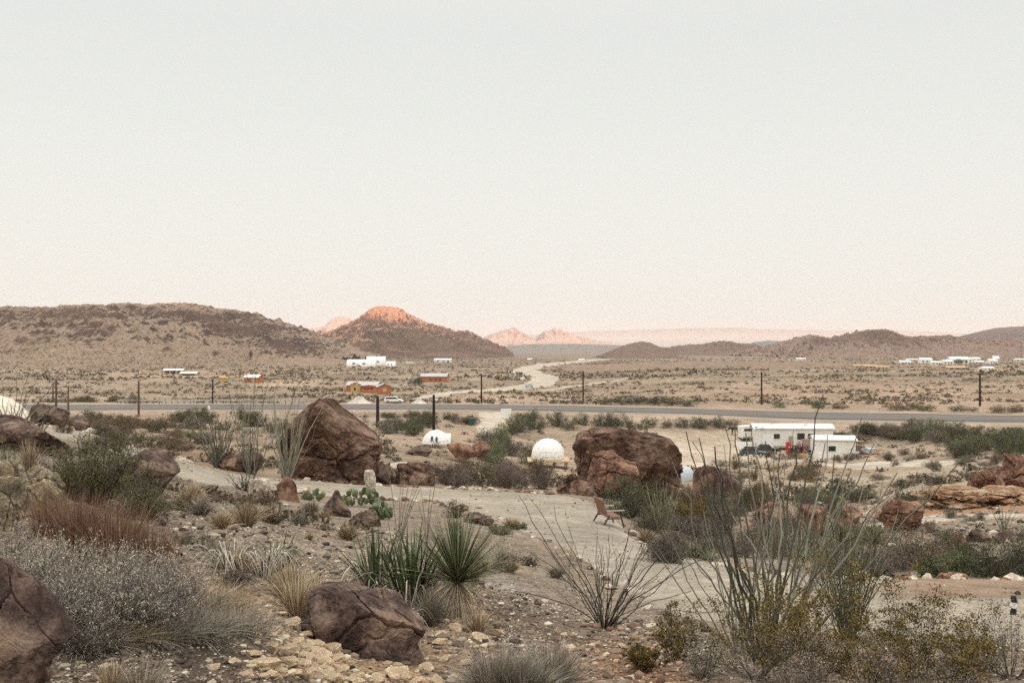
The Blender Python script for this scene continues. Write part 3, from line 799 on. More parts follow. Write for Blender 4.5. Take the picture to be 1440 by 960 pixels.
def rock(name, px, Y, w, dep, h, mat, label, cat='boulder', group=None, sub=4, seed=1, sink=.12, rz=None, pxy=None, **kw):
    r = np.random.default_rng(seed); v, f = rock_shape(seed, (w, dep, h), sub, **kw)
    mb = MB(); mb.add(v, f, .5)
    o = mb.build(name, mat, smooth=False if kw.get('rough', .07) > .02 and sub <= 3 else True)
    a = at(px, Y)
    o.location = (a.x, a.y, a.z - v[:, 2].min() - sink * h)
    o.rotation_euler = (0, 0, r.uniform(-.3, .3) if rz is None else rz)
    if sub >= 4:
        try:
            o.data.set_sharp_from_angle(angle=math.radians(28))
        except Exception:
            pass
    return tag(o, label, cat, group)


def rock_px(name, x0, x1, ytop, ybase, Y, mat, label, depf=.9, **kw):
    """rock whose outline spans these photograph columns and rows when it stands at distance Y"""
    w = (x1 - x0) / F * Y; h = (ybase - ytop) / F * Y
    o = rock(name, (x0 + x1) / 2, Y, w, w * depf, h * 1.12, mat, label, **kw)
    # seat it so that its foot meets the ground it stands on
    zb = HZ - ybase; o.location.z += ((HZ - ytop) / F * Y) - max((o.matrix_basis @ v.co).z for v in o.data.vertices)
    return o


R_ = rock_px
rock_px('boulder', 388, 540, 558, 678, 49, MT['boulder'], 'huge reddish brown boulder with a sloping crest beside the path', depf=.9, sub=7, seed=5, cuts=3, cut=.95, rough=.13, rz=.0, nb=13, bd_=.07, ledge=.07,
        prof=[(-1, .36), (-.7, .55), (-.4, .82), (-.15, 1.0), (.02, 1.0), (.35, .78), (.7, .54), (1, .36)], box=.6)
rock_px('boulder', 803, 962, 600, 694, 56, MT['boulder'], 'huge flat-topped brown boulder standing past the wooden bench', depf=.7, sub=7, seed=12, cuts=4, cut=.85, rough=.13, rz=.0, nb=18, bd_=.09, ledge=.05,
        prof=[(-1, .92), (-.8, 1), (-.2, 1), (.1, 1), (.5, .9), (.8, .76), (1, .6)], box=.8)
rock_px('boulder', 826, 896, 634, 686, 53, MT['rock_red'], 'rounded red brown boulder leaning against the flat-topped boulder', sub=6, seed=14, cuts=5, rough=.09, nb=14)
rock_px('boulder', 782, 843, 664, 703, 46, MT['boulder'], 'low purple brown boulder on the path edge by the flat-topped boulder', sub=6, seed=15, cuts=9, rough=.13, box=.3, nb=22, bd_=.14)
rock_px('boulder', 508, 560, 648, 684, 51, MT['rock_dark'], 'dark slanting rock tucked under the foot of the huge boulder', sub=5, seed=16, cuts=9)
rock_px('boulder', 552, 612, 650, 694, 50.5, MT['boulder'], 'angular reddish slab rock behind the path', sub=5, seed=18, cuts=11, rough=.05, box=.5, nb=10)
rock_px('boulder', 330, 372, 632, 664, 50, MT['rock_dark'], 'dark brown rock between the ocotillos at the path', sub=5, seed=20)
rock_px('boulder', 306, 345, 640, 662, 52, MT['boulder'], 'low brown rock beside the greyish ocotillo', sub=4, seed=22)
rock_px('boulder', 164, 250, 630, 692, 17.5, MT['boulder_near'], 'smooth rounded dark boulder half hidden by the green bush', sub=6, seed=24, cuts=5, rough=.05, box=.2, nb=9, bd_=.04, prof=[(-1, .8), (-.3, 1), (.4, 1), (1, .55)])
rock_px('boulder', -50, 84, 582, 655, 21, MT['boulder_near'], 'broad flat brown boulder under the white dome', sub=6, seed=27, cuts=5, rough=.06, box=.6, nb=16, bd_=.07, prof=[(-1, 1.1), (-.2, 1), (.4, .8), (1, .5)])
rock_px('boulder', 40, 94, 567, 602, 37, MT['rock_dark'], 'dark brown boulder at the head of the rising path', sub=5, seed=29)
rock_px('boulder', 95, 128, 585, 606, 40, MT['rock_dark'], 'small dark boulder just past the head of the rising path', sub=4, seed=30)
rock_px('boulder', 125, 165, 598, 622, 42, MT['rock_dark'], 'low dark boulder below the white stones of the rising path', sub=4, seed=36)
rock_px('boulder', -70, 88, 782, 1010, 3.7, MT['boulder_near'], 'large purple brown boulder beside the silvery shrub', sub=7, seed=33, cuts=8, rough=.06, box=.3, nb=14, bd_=.05, prof=[(-1, 1.1), (-.2, 1.0), (.3, .8), (1, .35)])
rock_px('boulder', 428, 606, 812, 950, 7.6, MT['boulder_near'], 'angular dark brown boulder resting on the yellow stones', sub=7, seed=3, cuts=7, cut=.8, rough=.05, box=.75, depf=.8, rz=.1, nb=12, bd_=.05, prof=[(-1, .95), (-.7, 1), (-.2, .98), (.3, .85), (.7, .72), (1, .55)])
rock_px('boulder', 452, 494, 688, 732, 27, MT['boulder_near'], 'pointed brown rock standing among the prickly pears', sub=5, seed=42, cuts=9, depf=.8, prof=[(-1, .2), (-.45, .6), (-.1, 1), (.15, 1), (.5, .5), (1, .15)], box=.2)
rock_px('rock', 493, 536, 716, 748, 24, MT['rock_dark'], 'dark lumpy rock in front of the prickly pears', cat='rock', sub=5, seed=44, rough=.14)
rock_px('rock', 512, 529, 660, 684, 44, MT['rock_pale'], 'upright split pale stone at the foot of the huge boulder', cat='rock', sub=4, seed=46, depf=.6)
rock_px('rock', 389, 420, 670, 706, 31, MT['rock_red'], 'rounded red brown rock behind the rust-leaved plant', cat='rock', sub=4, seed=48)
rock_px('rock', 288, 314, 682, 694, 24, MT['rock_dark'], 'flat dark rock lying beside the path among dry grass', cat='rock', sub=4, seed=50)
rock_px('rock', 350, 382, 672, 694, 31, MT['rock_pale'], 'low pale grey rock at the near edge of the path', cat='rock', sub=4, seed=51)
rock_px('rock', 306, 346, 893, 926, 7.2, MT['rock_dark'], 'dark grey rock lying below the grey agave leaves', cat='rock', sub=4, seed=52, rough=.03)
rock_px('rock', 302, 321, 869, 892, 8.0, MT['rock_dark'], 'small dark pointed rock beside a pale pebble', cat='rock', sub=4, seed=54)
rock_px('rock', 283, 301, 878, 894, 7.9, MT['rock_pale'], 'small round pale rock by the silvery shrub', cat='rock', sub=4, seed=56)
rock_px('boulder', 1232, 1295, 700, 738, 39, MT['rock_red'], 'large red boulder on the slope behind the yucca', sub=6, seed=60, cuts=8, rough=.09, nb=14)
rock_px('boulder', 1364, 1412, 660, 700, 58, MT['rock_red'], 'upright red boulder on the orange bank', sub=6, seed=62, cuts=10, rough=.1, nb=14, bd_=.14)
rock_px('boulder', 1402, 1470, 638, 690, 62, MT['rock_red'], 'red boulder pair topmost on the orange bank', sub=6, seed=64, cuts=10, rough=.1, nb=16, bd_=.14)
rock_px('boulder', 1378, 1432, 655, 684, 64, MT['boulder'], 'brown boulder behind the upright red boulder', sub=5, seed=65, cuts=10, rough=.1)
rock_px('boulder', 1290, 1385, 684, 706, 52, MT['rock_orange'], 'long low orange rock ledge on the bank', sub=6, seed=66, cuts=8, rough=.14, depf=.9, nb=30, bd_=.16)
rock_px('boulder', 1365, 1480, 684, 712, 54, MT['rock_orange'], 'broad orange rock ledge under the red boulders', sub=6, seed=67, cuts=8, rough=.14, depf=.9, nb=30, bd_=.16)
rock_px('boulder', 1338, 1360, 748, 774, 31, MT['rock_red'], 'small rust red rock among yellow grass', cat='rock', sub=4, seed=68)
rock_px('boulder', 1357, 1392, 742, 764, 33, MT['rock_dark'], 'dark brown rock beside the small rust red rock', sub=4, seed=69)
rock_px('boulder', 1403, 1436, 745, 770, 32, MT['rock_dark'], 'dark brown rock by the short ocotillo', sub=4, seed=70)
rock_px('boulder', 1000, 1040, 658, 692, 62, MT['rock_dark'], 'dark hollowed boulder past the flat-topped boulder', sub=5, seed=72, cuts=9)
rock_px('boulder', 972, 1008, 654, 690, 60, MT['boulder'], 'brown boulder beside the pale tent', sub=5, seed=73, cuts=9)
rock_px('boulder', 1120, 1165, 708, 742, 37, MT['rock_red'], 'slanting red rock in the gully', sub=5, seed=74)
rock_px('boulder', 1060, 1110, 706, 732, 38, MT['rock_red'], 'low red rock bank above the gully shrubs', sub=5, seed=75, rough=.14)
rock_px('boulder', 1178, 1212, 712, 738, 35, MT['rock_red'], 'grey red rock beside the gully yucca', sub=4, seed=76)
rock_px('boulder', 628, 668, 622, 643, 118, MT['rock_red'], 'rust red boulder in front of the half-buried white dome', sub=4, seed=78)
rock_px('boulder', 660, 690, 619, 640, 120, MT['rock_red'], 'dark red boulder under the grey wispy bush', sub=4, seed=79)
rock_px('boulder', 572, 608, 626, 640, 115, MT['rock_dark'], 'low dark boulder in front of the utility pole', sub=4, seed=80)
for i, (x0, x1, yt, yb, Y, mt, lb) in enumerate([
        (-30, 34, 668, 745, 9.4, 'outcrop', 'yellow layered rock outcrop at the foot of the green bush'),
        (20, 92, 655, 730, 10.6, 'outcrop', 'crumbly olive rock bank behind the reddish grass'),
        (-40, 30, 640, 700, 12.5, 'outcrop', 'low grey rock bank below the flat brown boulder')]):
    rock_px('boulder', x0, x1, yt, yb, Y, MT[mt], lb, sub=6, seed=90 + i, cuts=6, rough=.09, box=.7, freq=2.2, nb=16, bd_=.1)
# ------------------------------------------------------------------ loose stones
def stone_protos(n, mat, sub=2, seed=0, flat=.7):
    out = []
    for k in range(n):
        r = np.random.default_rng(seed + k)
        v, f = rock_shape(seed + k, (1, r.uniform(.65, 1), r.uniform(.5, .9) * flat), sub, 8, .06)
        mb = MB(); mb.add(v, f, .5); o = mb.build('stone', mat, link=False); out.append(o.data)
    return out


SG = {k: stone_protos(5, MT[m], 3, 100 + 10 * i, fl) for i, (k, m, fl) in enumerate([('pale', 'rock_pale', .8), ('dark', 'rock_dark', .8), ('red', 'rock_red', .8), ('yellow', 'rock_yellow', .6)])}


def stone(me, loc, s, label, group, r):
    o = bpy.data.objects.new('stone', me); COL.objects.link(o)
    o.location = loc; o.scale = (s, s * r.uniform(.8, 1.1), s * r.uniform(.75, 1.1)); o.rotation_euler = (r.uniform(-.3, .3), r.uniform(-.3, .3), r.uniform(0, 6.28))
    return tag(o, label, 'stone', group)


def edge_stones(E, i0, i1, n, smin, smax, label, group, kinds, seed, off=.12):
    r = np.random.default_rng(seed)
    for q in np.sort(r.uniform(i0, i1, n)):
        i = int(q); p = E[i] + r.normal(0, off, 2); s = r.uniform(smin, smax) * r.choice([.7, 1, 1, 1.3])
        z = float(ZT(np.array([p[0]]), np.array([p[1]]))[0])
        k = r.choice(kinds)
        stone(SG[k][r.integers(5)], (p[0], p[1], z + s * .12), s, label[k], group, r)


def idx(E, px):
    q = 720 + F * E[:, 0] / E[:, 1]; return int(np.abs(q - px).argmin())


edge_stones(PF, idx(PF, 40), idx(PF, 262), 40, .2, .42, {'pale': 'white stone in the border of the rising stretch of path', 'dark': 'dark stone in the border of the rising stretch of path'}, 'stones edging the rising path', ['pale', 'pale', 'pale', 'dark'], 1, .2)
edge_stones(PF, idx(PF, 395), idx(PF, 790), 48, .16, .42, {'pale': 'pale stone on the valley side of the path below the boulders', 'dark': 'dark stone on the valley side of the path below the boulders', 'red': 'red stone on the valley side of the path below the boulders'}, 'stones edging the middle path', ['pale', 'pale', 'dark', 'red'], 2, .25)
edge_stones(PN, idx(PN, 425), idx(PN, 700), 42, .16, .4, {'pale': 'pale stone on the prickly pear side of the path', 'dark': 'dark stone on the prickly pear side of the path', 'red': 'red stone on the prickly pear side of the path'}, 'stones edging the path by the prickly pears', ['pale', 'dark', 'red'], 3, .3)
edge_stones(PN, idx(PN, 705), idx(PN, 985), 36, .08, .19, {'pale': 'pale stone lining the near edge of the path behind the young ocotillo', 'dark': 'dark stone lining the near edge of the path behind the young ocotillo'}, 'stones edging the near path', ['pale', 'pale', 'dark'], 4, .12)
edge_stones(PF, idx(PF, 850), idx(PF, 1180), 44, .14, .3, {'pale': 'white stone in the border between the path and the gully', 'dark': 'dark stone in the border between the path and the gully', 'red': 'red stone in the border between the path and the gully'}, 'stones edging the gully', ['pale', 'pale', 'red', 'dark'], 5, .1)
edge_stones(PF, idx(PF, 1195), idx(PF, 1440), 22, .14, .34, {'pale': 'pale stone in the border of the brown gravel', 'red': 'orange stone in the border of the brown gravel'}, 'stones edging the brown gravel', ['pale', 'pale', 'red'], 6, .1)
r = np.random.default_rng(8)
# yellow slabs in the lower part of the slope
YS = [(398, 925, 34), (418, 905, 26), (430, 930, 30), (446, 908, 24), (455, 935, 30), (468, 915, 26), (440, 955, 34), (462, 958, 30), (415, 950, 24), (395, 950, 24), (482, 945, 22),
      (371, 942, 44), (408, 880, 30), (385, 893, 26), (360, 905, 22), (478, 900, 20), (372, 870, 22), (395, 865, 18), (352, 880, 18), (560, 950, 34), (600, 935, 24), (620, 912, 22), (640, 890, 20), (612, 955, 26),
      (585, 958, 22), (655, 935, 20), (675, 905, 24), (700, 890, 20), (640, 950, 20), (330, 935, 20), (345, 955, 20), (300, 950, 18), (380, 955, 20), (500, 955, 24), (530, 958, 26), (670, 955, 18), (450, 885, 16), (422, 868, 14),
      (428, 945, 36), (405, 935, 30), (448, 925, 34), (475, 930, 24), (380, 920, 26), (432, 893, 24), (410, 915, 22), (358, 925, 20), (500, 962, 30), (455, 950, 26), (470, 962, 28), (436, 915, 28), (625, 930, 22), (595, 955, 26)]
for (x, y, w) in YS:
    p = G(x, y)[0]; s = w / F * p[1] * 1.15
    stone(SG['yellow'][r.integers(5)], (p[0], p[1], p[2] + s * .08), s, 'yellow flat stone in the heap round the angular dark boulder' if x < 500 else 'yellow stone on the slope below the tall yucca', 'yellow stones on the slope', r)
for k in range(0):
    x, y = r.uniform(0, 960), r.uniform(705, 955)
    p = G(x, y)[0]
    if dist_poly([p[0]], [p[1]], PCs, PWs)[0] < .4: continue
    s = r.uniform(7, 16) / F * p[1]; kd = r.choice(['pale', 'dark', 'red', 'yellow', 'dark'])
    stone(SG[kd][r.integers(5)], (p[0], p[1], p[2] + s * .1), s, {'pale': 'small pale', 'dark': 'small dark', 'red': 'small reddish', 'yellow': 'small yellow'}[kd] + ' stone loose on the gravel slope before the path', 'loose stones on the near slope', r)
for k in range(0):
    x, y = r.uniform(1080, 1440), r.uniform(700, 775)
    p = G(x, y)[0]; s = r.uniform(5, 13) / F * p[1]; kd = r.choice(['pale', 'red', 'red', 'dark'])
    stone(SG[kd][r.integers(5)], (p[0], p[1], p[2] + s * .1), s, {'pale': 'small pale', 'dark': 'small dark', 'red': 'small red'}[kd] + ' stone on the bank beyond the gully', 'loose stones beyond the gully', r)


def gravel(n, box, smin, smax, seed, cmap, onpath=False):
    r = np.random.default_rng(seed); x0, x1, y0, y1 = box
    px = r.uniform(x0, x1, n); py = y0 + (y1 - y0) * r.uniform(0, 1, n) ** .9; P = G(px, py)
    d = dist_poly(P[:, 0], P[:, 1], PCs, PWs); clump = fb2(P[:, 0] / .8, P[:, 1] / .8, 3, 5)
    P = P[((d < .1) if onpath else (d > .05)) & (clump + r.uniform(-.5, .6, n) > -.1)]; n = len(P)
    if onpath: P[:, 2] += .035
    v, f = ico(1); s = (r.uniform(smin, smax, n) * r.choice([.6, 1, 1, 1.7], n) / F * P[:, 1])
    sc = np.stack([s, s * r.uniform(.6, 1, n), s * r.uniform(.4, .7, n)], 1)
    V = v[None] * (1 + .28 * r.uniform(-1, 1, (n, len(v), 1))) * sc[:, None] * .5
    a = r.uniform(0, 6.28, n); c, sn = np.cos(a)[:, None], np.sin(a)[:, None]
    X = V[..., 0] * c - V[..., 1] * sn; Y = V[..., 0] * sn + V[..., 1] * c
    V = np.stack([X, Y, V[..., 2]], -1) + P[:, None] + np.array([0, 0, .1]) * s[:, None, None]
    Fc = (np.arange(n)[:, None, None] * len(v) + f[None]).reshape(-1, 3)
    mb = MB(); mb.add(V.reshape(-1, 3), Fc, np.repeat(r.uniform(0, 1, n), len(v)))
    tag(mb.build('gravel', cmap), 'loose gravel and stone chips strewn over the near slope', 'gravel', None, 'stuff')


MT['rchips'] = leaf_mat('rusty_stone_chips', [(0, (.1, .055, .035)), (.4, (.19, .12, .08)), (.8, (.28, .2, .14)), (1, (.4, .33, .25))], 0, .9)
MT['chips'] = leaf_mat('stone_chips', [(0, (.05, .038, .032)), (.25, (.12, .095, .075)), (.5, (.22, .19, .15)), (.8, (.3, .25, .19)), (1, (.42, .38, .32))], 0, .9)
gravel(34000, (-60, 1500, 700, 1000), 1.8, 5.5, 9, MT['chips'])
gravel(26000, (200, 1000, 700, 930), 1.4, 3.4, 19, MT['chips'])
gravel(16000, (200, 1460, 640, 930), 1.0, 2.6, 23, MT['chips'], True)
MT['dchips'] = leaf_mat('dark_stone_chips', [(0, (.035, .026, .022)), (.6, (.09, .065, .053)), (1, (.16, .125, .1))], 0, .9)
gravel(1500, (-60, 760, 700, 1000), 4, 12, 24, MT['dchips'])
gravel(900, (-60, 1000, 700, 1000), 6, 13, 10, MT['chips'])
MT['ychips'] = leaf_mat('yellow_stone_chips', [(0, (.1, .07, .05)), (.3, (.2, .15, .1)), (.7, (.33, .26, .17)), (1, (.46, .4, .3))], 0, .9)
gravel(1000, (340, 700, 850, 985), 5, 15, 12, MT['ychips'])
gravel(500, (780, 960, 880, 985), 5, 14, 13, MT['rchips'])
gravel(900, (1080, 1440, 690, 775), 3, 9, 14, MT['chips'])


# ------------------------------------------------------------------ plants
def unit(a): return a / (np.linalg.norm(a, axis=-1, keepdims=True) + 1e-9)


def tuft(mb, r, n, h, lean, w, c=(0, 0, 0), rad=.08, mat=0, curl=.5, t0=0.0, t1=1.0, k=5, hvar=.35):
    a = r.uniform(0, 2 * PI, n); out = np.stack([np.cos(a), np.sin(a), a * 0], 1)
    ln = np.abs(r.normal(0, lean, n)); L = h * r.uniform(1 - hvar, 1 + hvar * .4, n)
    b = np.array(c) + out * (rad * r.uniform(0, 1, n) ** .6)[:, None]
    t = np.linspace(0, 1, k)[None, :, None]
    d = unit(out * ln[:, None, None][:, 0] + np.array([0, 0, 1.]))
    P = b[:, None] + d[:, None] * L[:, None, None] * t + out[:, None] * (curl * L * ln)[:, None, None] * t ** 2.2 - np.array([0, 0, 1.]) * (curl * .45 * L * ln)[:, None, None] * t ** 2.5
    Wd = w * (1 - np.linspace(0, 1, k) ** 2)[None] * r.uniform(.6, 1.2, n)[:, None] + w * .1
    S = unit(np.cross(out, np.array([0, 0, 1.])) + .6 * r.normal(size=(n, 3)))
    mb.ribbons(P, Wd, S, r.uniform(t0, t1, n), mat)


def rosette(mb, r, n, L, w, up0, up1, mat=0, droop=0.0, c=(0, 0, 0), t0=0, t1=1, k=6, rad=.05, keel=True):
    """stiff blades radiating from one heart; up0..up1 elevation range in radians"""
    a = r.uniform(0, 2 * PI, n); e = r.uniform(up0, up1, n)
    d = np.stack([np.cos(a) * np.cos(e), np.sin(a) * np.cos(e), np.sin(e)], 1); Ls = L * r.uniform(.75, 1.1, n)
    t = np.linspace(0, 1, k)[None, :, None]
    P = np.array(c) + d[:, None] * (rad + Ls[:, None, None] * t) + np.array([0, 0, -1.]) * (droop * Ls * np.cos(e) * r.uniform(.4, 1.4, n))[:, None, None] * t ** 2
    side = unit(np.cross(d, np.array([0, 0, 1.])) + .12 * r.normal(size=(n, 3)))
    Wd = w * np.interp(np.linspace(0, 1, k), [0, .15, .6, 1], [.8, 1, .75, .05])[None] * r.uniform(.8, 1.15, n)[:, None]
    tt = r.uniform(t0, t1, n)
    mb.ribbons(P, Wd, side, tt, mat)
    if keel:
        nrm = unit(np.cross(side, d)); mb.ribbons(P - nrm[:, None] * w * .12, Wd * .35, nrm, tt * .8, mat)


def canes(r, n, h, spread, curl, rad, seed_kink=.02, k=9, side=(0, 0), up=.5, wob=1.0):
    a = np.linspace(0, 2 * PI, n, endpoint=False) + r.normal(0, .5, n); s = spread * r.uniform(.15, 1, n) ** .8
    out = np.stack([np.cos(a) + side[0], np.sin(a) + side[1], a * 0], 1); L = h * r.uniform(.55, 1.05, n)
    d = unit(out * s[:, None] + np.array([0, 0, 1.]))
    t = np.linspace(0, 1, k)[None, :, None]
    P = out[:, None] * rad * r.uniform(.3, 1, n)[:, None, None] + d[:, None] * L[:, None, None] * t
    P = P + out[:, None] * (L * curl * s * r.uniform(-.4, 1, n))[:, None, None] * np.sin(t * PI * .5) ** 2
    P = P - np.array([0, 0, 1.]) * (L * curl * s * .5 * r.uniform(0, 1, n))[:, None, None] * t ** 3
    wv = np.cumsum(r.normal(0, seed_kink * wob, (n, k, 3)), 1) * h; wv[:, 0] = 0
    return P + wv * .5


def ocotillo(name, px, py, hpx, n, spread, label, mat='ocotillo', leaf=0, seed=1, th=1.0, curl=.35, side=(0, 0), branches=.3, group=None, Y=None, k=10, wob=1.0, leafsize=.03):
    r = np.random.default_rng(seed); p = gp(px, py) if Y is None else at(px, Y); h = hpx / F * p.y
    root = empty(name, p, 0, label, 'ocotillo', group)
    P = canes(r, n, h, spread, curl, .035 * h, .022, k, side, wob=wob); mb = MB()
    R = np.linspace(1, .35, k)[None] * (.0060 * h ** .5 * th) * r.uniform(.7, 1.25, n)[:, None]
    mb.tubes(P, R, 5, r.uniform(.1, .95, n))
    nb = int(n * branches)
    if nb:                                                    # forks
        i = r.integers(0, n, nb); j = r.integers(2, k - 3, nb); st = P[i, j]; dr = unit(P[i, j + 1] - P[i, j])
        ax = unit(dr + .45 * r.normal(size=(nb, 3)) + np.array([0, 0, .25])); L = h * r.uniform(.15, .45, nb)
        t = np.linspace(0, 1, 6)[None, :, None]
        Q = st[:, None] + ax[:, None] * L[:, None, None] * t + (np.cumsum(r.normal(0, .012, (nb, 6, 3)), 1) * h) * t
        mb.tubes(Q, np.linspace(.7, .3, 6)[None] * R[i, j][:, None], 4, r.uniform(.1, .95, nb))
    # spiny stubs along the canes
    m = int(n * 26); i = r.integers(0, n, m); q = r.uniform(.15, .98, m) * (k - 1); j = np.clip(q.astype(int), 0, k - 2); fr = (q - j)[:, None]
    C = P[i, j] * (1 - fr) + P[i, j + 1] * fr
    mb.leaves(C + r.normal(0, .4, (m, 3)) * R[i, j][:, None], .03 * h ** .3, .006 * h ** .3, r, r.uniform(0, .5, m))
    mb.build('canes', MT[mat], root, smooth=True)
    if leaf:
        m = int(n * leaf); i = r.integers(0, n, m); q = r.uniform(.1, .95, m) ** .8 * (k - 1); j = np.clip(q.astype(int), 0, k - 2); fr = (q - j)[:, None]
        C = P[i, j] * (1 - fr) + P[i, j + 1] * fr
        lb = MB(); lb.leaves(C + r.normal(0, 1, (m, 3)) * (.012 + R[i, j][:, None]), leafsize, leafsize * .5, r, r.uniform(0, 1, m)); lb.build('leaves', MT['ocoleaf'], root)
    return root


def bushgeo(r, Rr, Hh, nstem, nclump, nleaf, leaf, twigr=.006, base=.08, clump=.16, shape=.6, up=.3, twigs=3, lw=.55, low=.05, dome=1.0, k=5):
    """stems that end in leaf clumps spread through an uneven crown"""
    st = MB(); lf = MB()
    a = r.uniform(0, 2 * PI, nclump); rr = r.uniform(0, 1, nclump) ** .55; e = r.uniform(low, 1, nclump) ** .8
    top = Hh * (1 - dome * .45 * rr ** 2) * (1 + .22 * n2(np.cos(a) * rr * 2 + r.uniform(0, 99), np.sin(a) * rr * 2, 3))
    irr = 1 + .3 * np.sin(a * 3 + r.uniform(0, 6)) * .6 + .12 * r.normal(size=nclump)
    C = np.stack([np.cos(a) * rr * Rr * irr, np.sin(a) * rr * Rr * irr, top * e], 1)
    t = np.linspace(0, 1, k)[None, :, None]
    B = np.stack([np.cos(a), np.sin(a), a * 0], 1) * base * Rr * r.uniform(0, 1, nclump)[:, None]
    mid = np.stack([C[:, 0] * .9, C[:, 1] * .9, C[:, 2] * .45], 1)
    sel = r.choice(nclump, min(nstem, nclump), replace=False)
    P = (1 - t) ** 2 * B[sel][:, None] + 2 * t * (1 - t) * mid[sel][:, None] * .8 + t ** 2 * C[sel][:, None]
    P = P + np.cumsum(r.normal(0, .012 * Rr, P.shape), 1) * t
    st.tubes(P, np.linspace(1.3, .35, k)[None] * twigr * r.uniform(.7, 1.3, len(sel))[:, None], 3, r.uniform(0, 1, len(sel)))
    if twigs:
        m = len(sel) * twigs; i = r.integers(0, len(sel), m); j = r.integers(1, k - 1, m); s0 = P[i, j]
        d = unit(r.normal(size=(m, 3)) + np.array([0, 0, .7]) + unit(P[i, -1] - P[i, 0]) * 1.2); L = r.uniform(.12, .38, m) * Rr
        Q = s0[:, None] + d[:, None] * L[:, None, None] * np.linspace(0, 1, 4)[None, :, None] + np.cumsum(r.normal(0, .01 * Rr, (m, 4, 3)), 1)
        st.tubes(Q, np.linspace(.6, .25, 4)[None] * twigr * np.ones((m, 1)), 3, r.uniform(0, 1, m))
        ends = np.concatenate([C, Q[:, -1]])
    else:
        ends = C
    tintc = r.uniform(0, 1, len(ends))
    i = r.integers(0, len(ends), nleaf); cs = clump * Rr
    D = r.normal(0, cs * .5, (nleaf, 3)) * np.array([1, 1, .75]); X = ends[i] + D; X[:, 2] = np.abs(X[:, 2]) + .01
    tn = np.clip(.55 * tintc[i] + .45 * r.uniform(0, 1, nleaf), 0, 1)
    lf.leaves(X, leaf * r.uniform(.6, 1.4, nleaf), leaf * lw * r.uniform(.6, 1.3, nleaf), r, tn, up=up)
    return st, lf


def bush(name, px, py, wpx, hpx, leafmat, label, nclump=60, nleaf=3000, leafpx=2.2, seed=1, Y=None, cat='shrub', group=None, stem='twig', dz=0, **kw):
    r = np.random.default_rng(seed); p = gp(px, py) if Y is None else at(px, Y); R1 = wpx / F * p.y / 2; H1 = hpx / F * p.y
    kw.setdefault('twigr', max(.0035, .00035 * p.y)); ns = kw.pop('nstem', nclump)
    st, lf = bushgeo(r, R1, H1, ns, nclump, nleaf, leafpx / F * p.y, **kw)
    root = empty(name, (p.x, p.y, p.z + dz), 0, label, cat, group)
    st.build('stems', MT[stem], root); lf.build('foliage', MT[leafmat], root)
    return root
# ------------------------------------------------------------------ near plants
def grassy(name, px, py, wpx, hpx, n, mat, label, lean=.45, w=None, seed=1, group=None, cat='grass clump', Y=None, rad=.4, curl=.6, t0=0, t1=1, hvar=.35):
    r = np.random.default_rng(seed); p = gp(px, py) if Y is None else at(px, Y); h = hpx / F * p.y; w = w or .9 / F * p.y
    mb = MB(); tuft(mb, r, n, h, lean, w, rad=wpx / F * p.y * rad * .5, curl=curl, t0=t0, t1=t1, hvar=hvar)
    o = mb.build(name, MT[mat]); o.location = p; return tag(o, label, cat, group)


# silvery shrub, a wide mass in the lower corner: several plants grown together
for i, (x, Y, w, h, lb) in enumerate([(60, 4.5, 210, 140, 'silvery seed-headed shrub over the purple brown boulder'), (175, 4.8, 175, 118, 'widest silvery shrub with pale seed heads below the rust grass'),
                                      (10, 5.3, 160, 110, 'silvery shrub at the edge behind the purple brown boulder'), (238, 5.7, 90, 78, 'low silvery shrub nearest the grey agave leaves'), (115, 5.8, 190, 100, 'silvery shrub in front of the rust grass')]):
    bush('silver_shrub', x, 0, w, h, 'silver', lb, 200, 12000, 3.0, 300 + i, Y=Y, twigr=.0026, twigs=12, lw=.45, clump=.06, stem='paletwig', low=.15, dome=.8, up=.8, k=6)
for i, (x, Y, w, h, n, lb) in enumerate([(115, 8.2, 55, 92, 900, 'tall rust-coloured grass behind the silvery shrub'), (165, 8.0, 62, 86, 1000, 'widest clump of rust grass above the silvery shrub'), (215, 7.9, 44, 66, 500, 'smaller rust grass clump beside the grey gravel'), (75, 9.3, 50, 66, 500, 'thin rust grass before the olive rock bank')]):
    grassy('rust_grass', x, 0, w, h, n, 'redgrass', lb, .22, .0045, 320 + i, Y=Y, rad=1.1)
# green creosote left of the smooth boulder
bush('creosote_bush', 133, 0, 150, 108, 'olive', 'dark olive creosote bush beside the smooth rounded boulder', 150, 14000, 2.6, 330, Y=14.2, twigs=5, twigr=.006, low=.1, dome=.7, clump=.12)
bush('creosote_bush', 92, 0, 70, 62, 'olive', 'small olive bush between rock bank and dark creosote', 70, 4500, 2.6, 331, Y=13.5, twigs=4, dome=.7)
bush('creosote_bush', 205, 0, 110, 66, 'olive', 'low spreading olive bush in front of the smooth boulder', 90, 5200, 2.4, 332, Y=13.2, twigs=5, dome=.6)
bush('shrub', 8, 0, 60, 66, 'weed', 'yellow green spiky shrub beside the flat brown boulder', 50, 2600, 3.2, 333, Y=12.5, lw=.25, up=1.2)
grassy('dry_grass', 42, 0, 30, 44, 300, 'straw', 'rusty dry grass against the flat brown boulder', .3, .007, 334, Y=16)
grassy('dry_grass', 72, 0, 40, 40, 300, 'greygrass', 'grey dry grass under the flat brown boulder', .45, .007, 335, Y=15.5)
bush('shrub', 215, 735, 60, 22, 'mesquite', 'low blue green shrub at the foot of the spreading olive bush', 30, 1200, 2.2, 336)
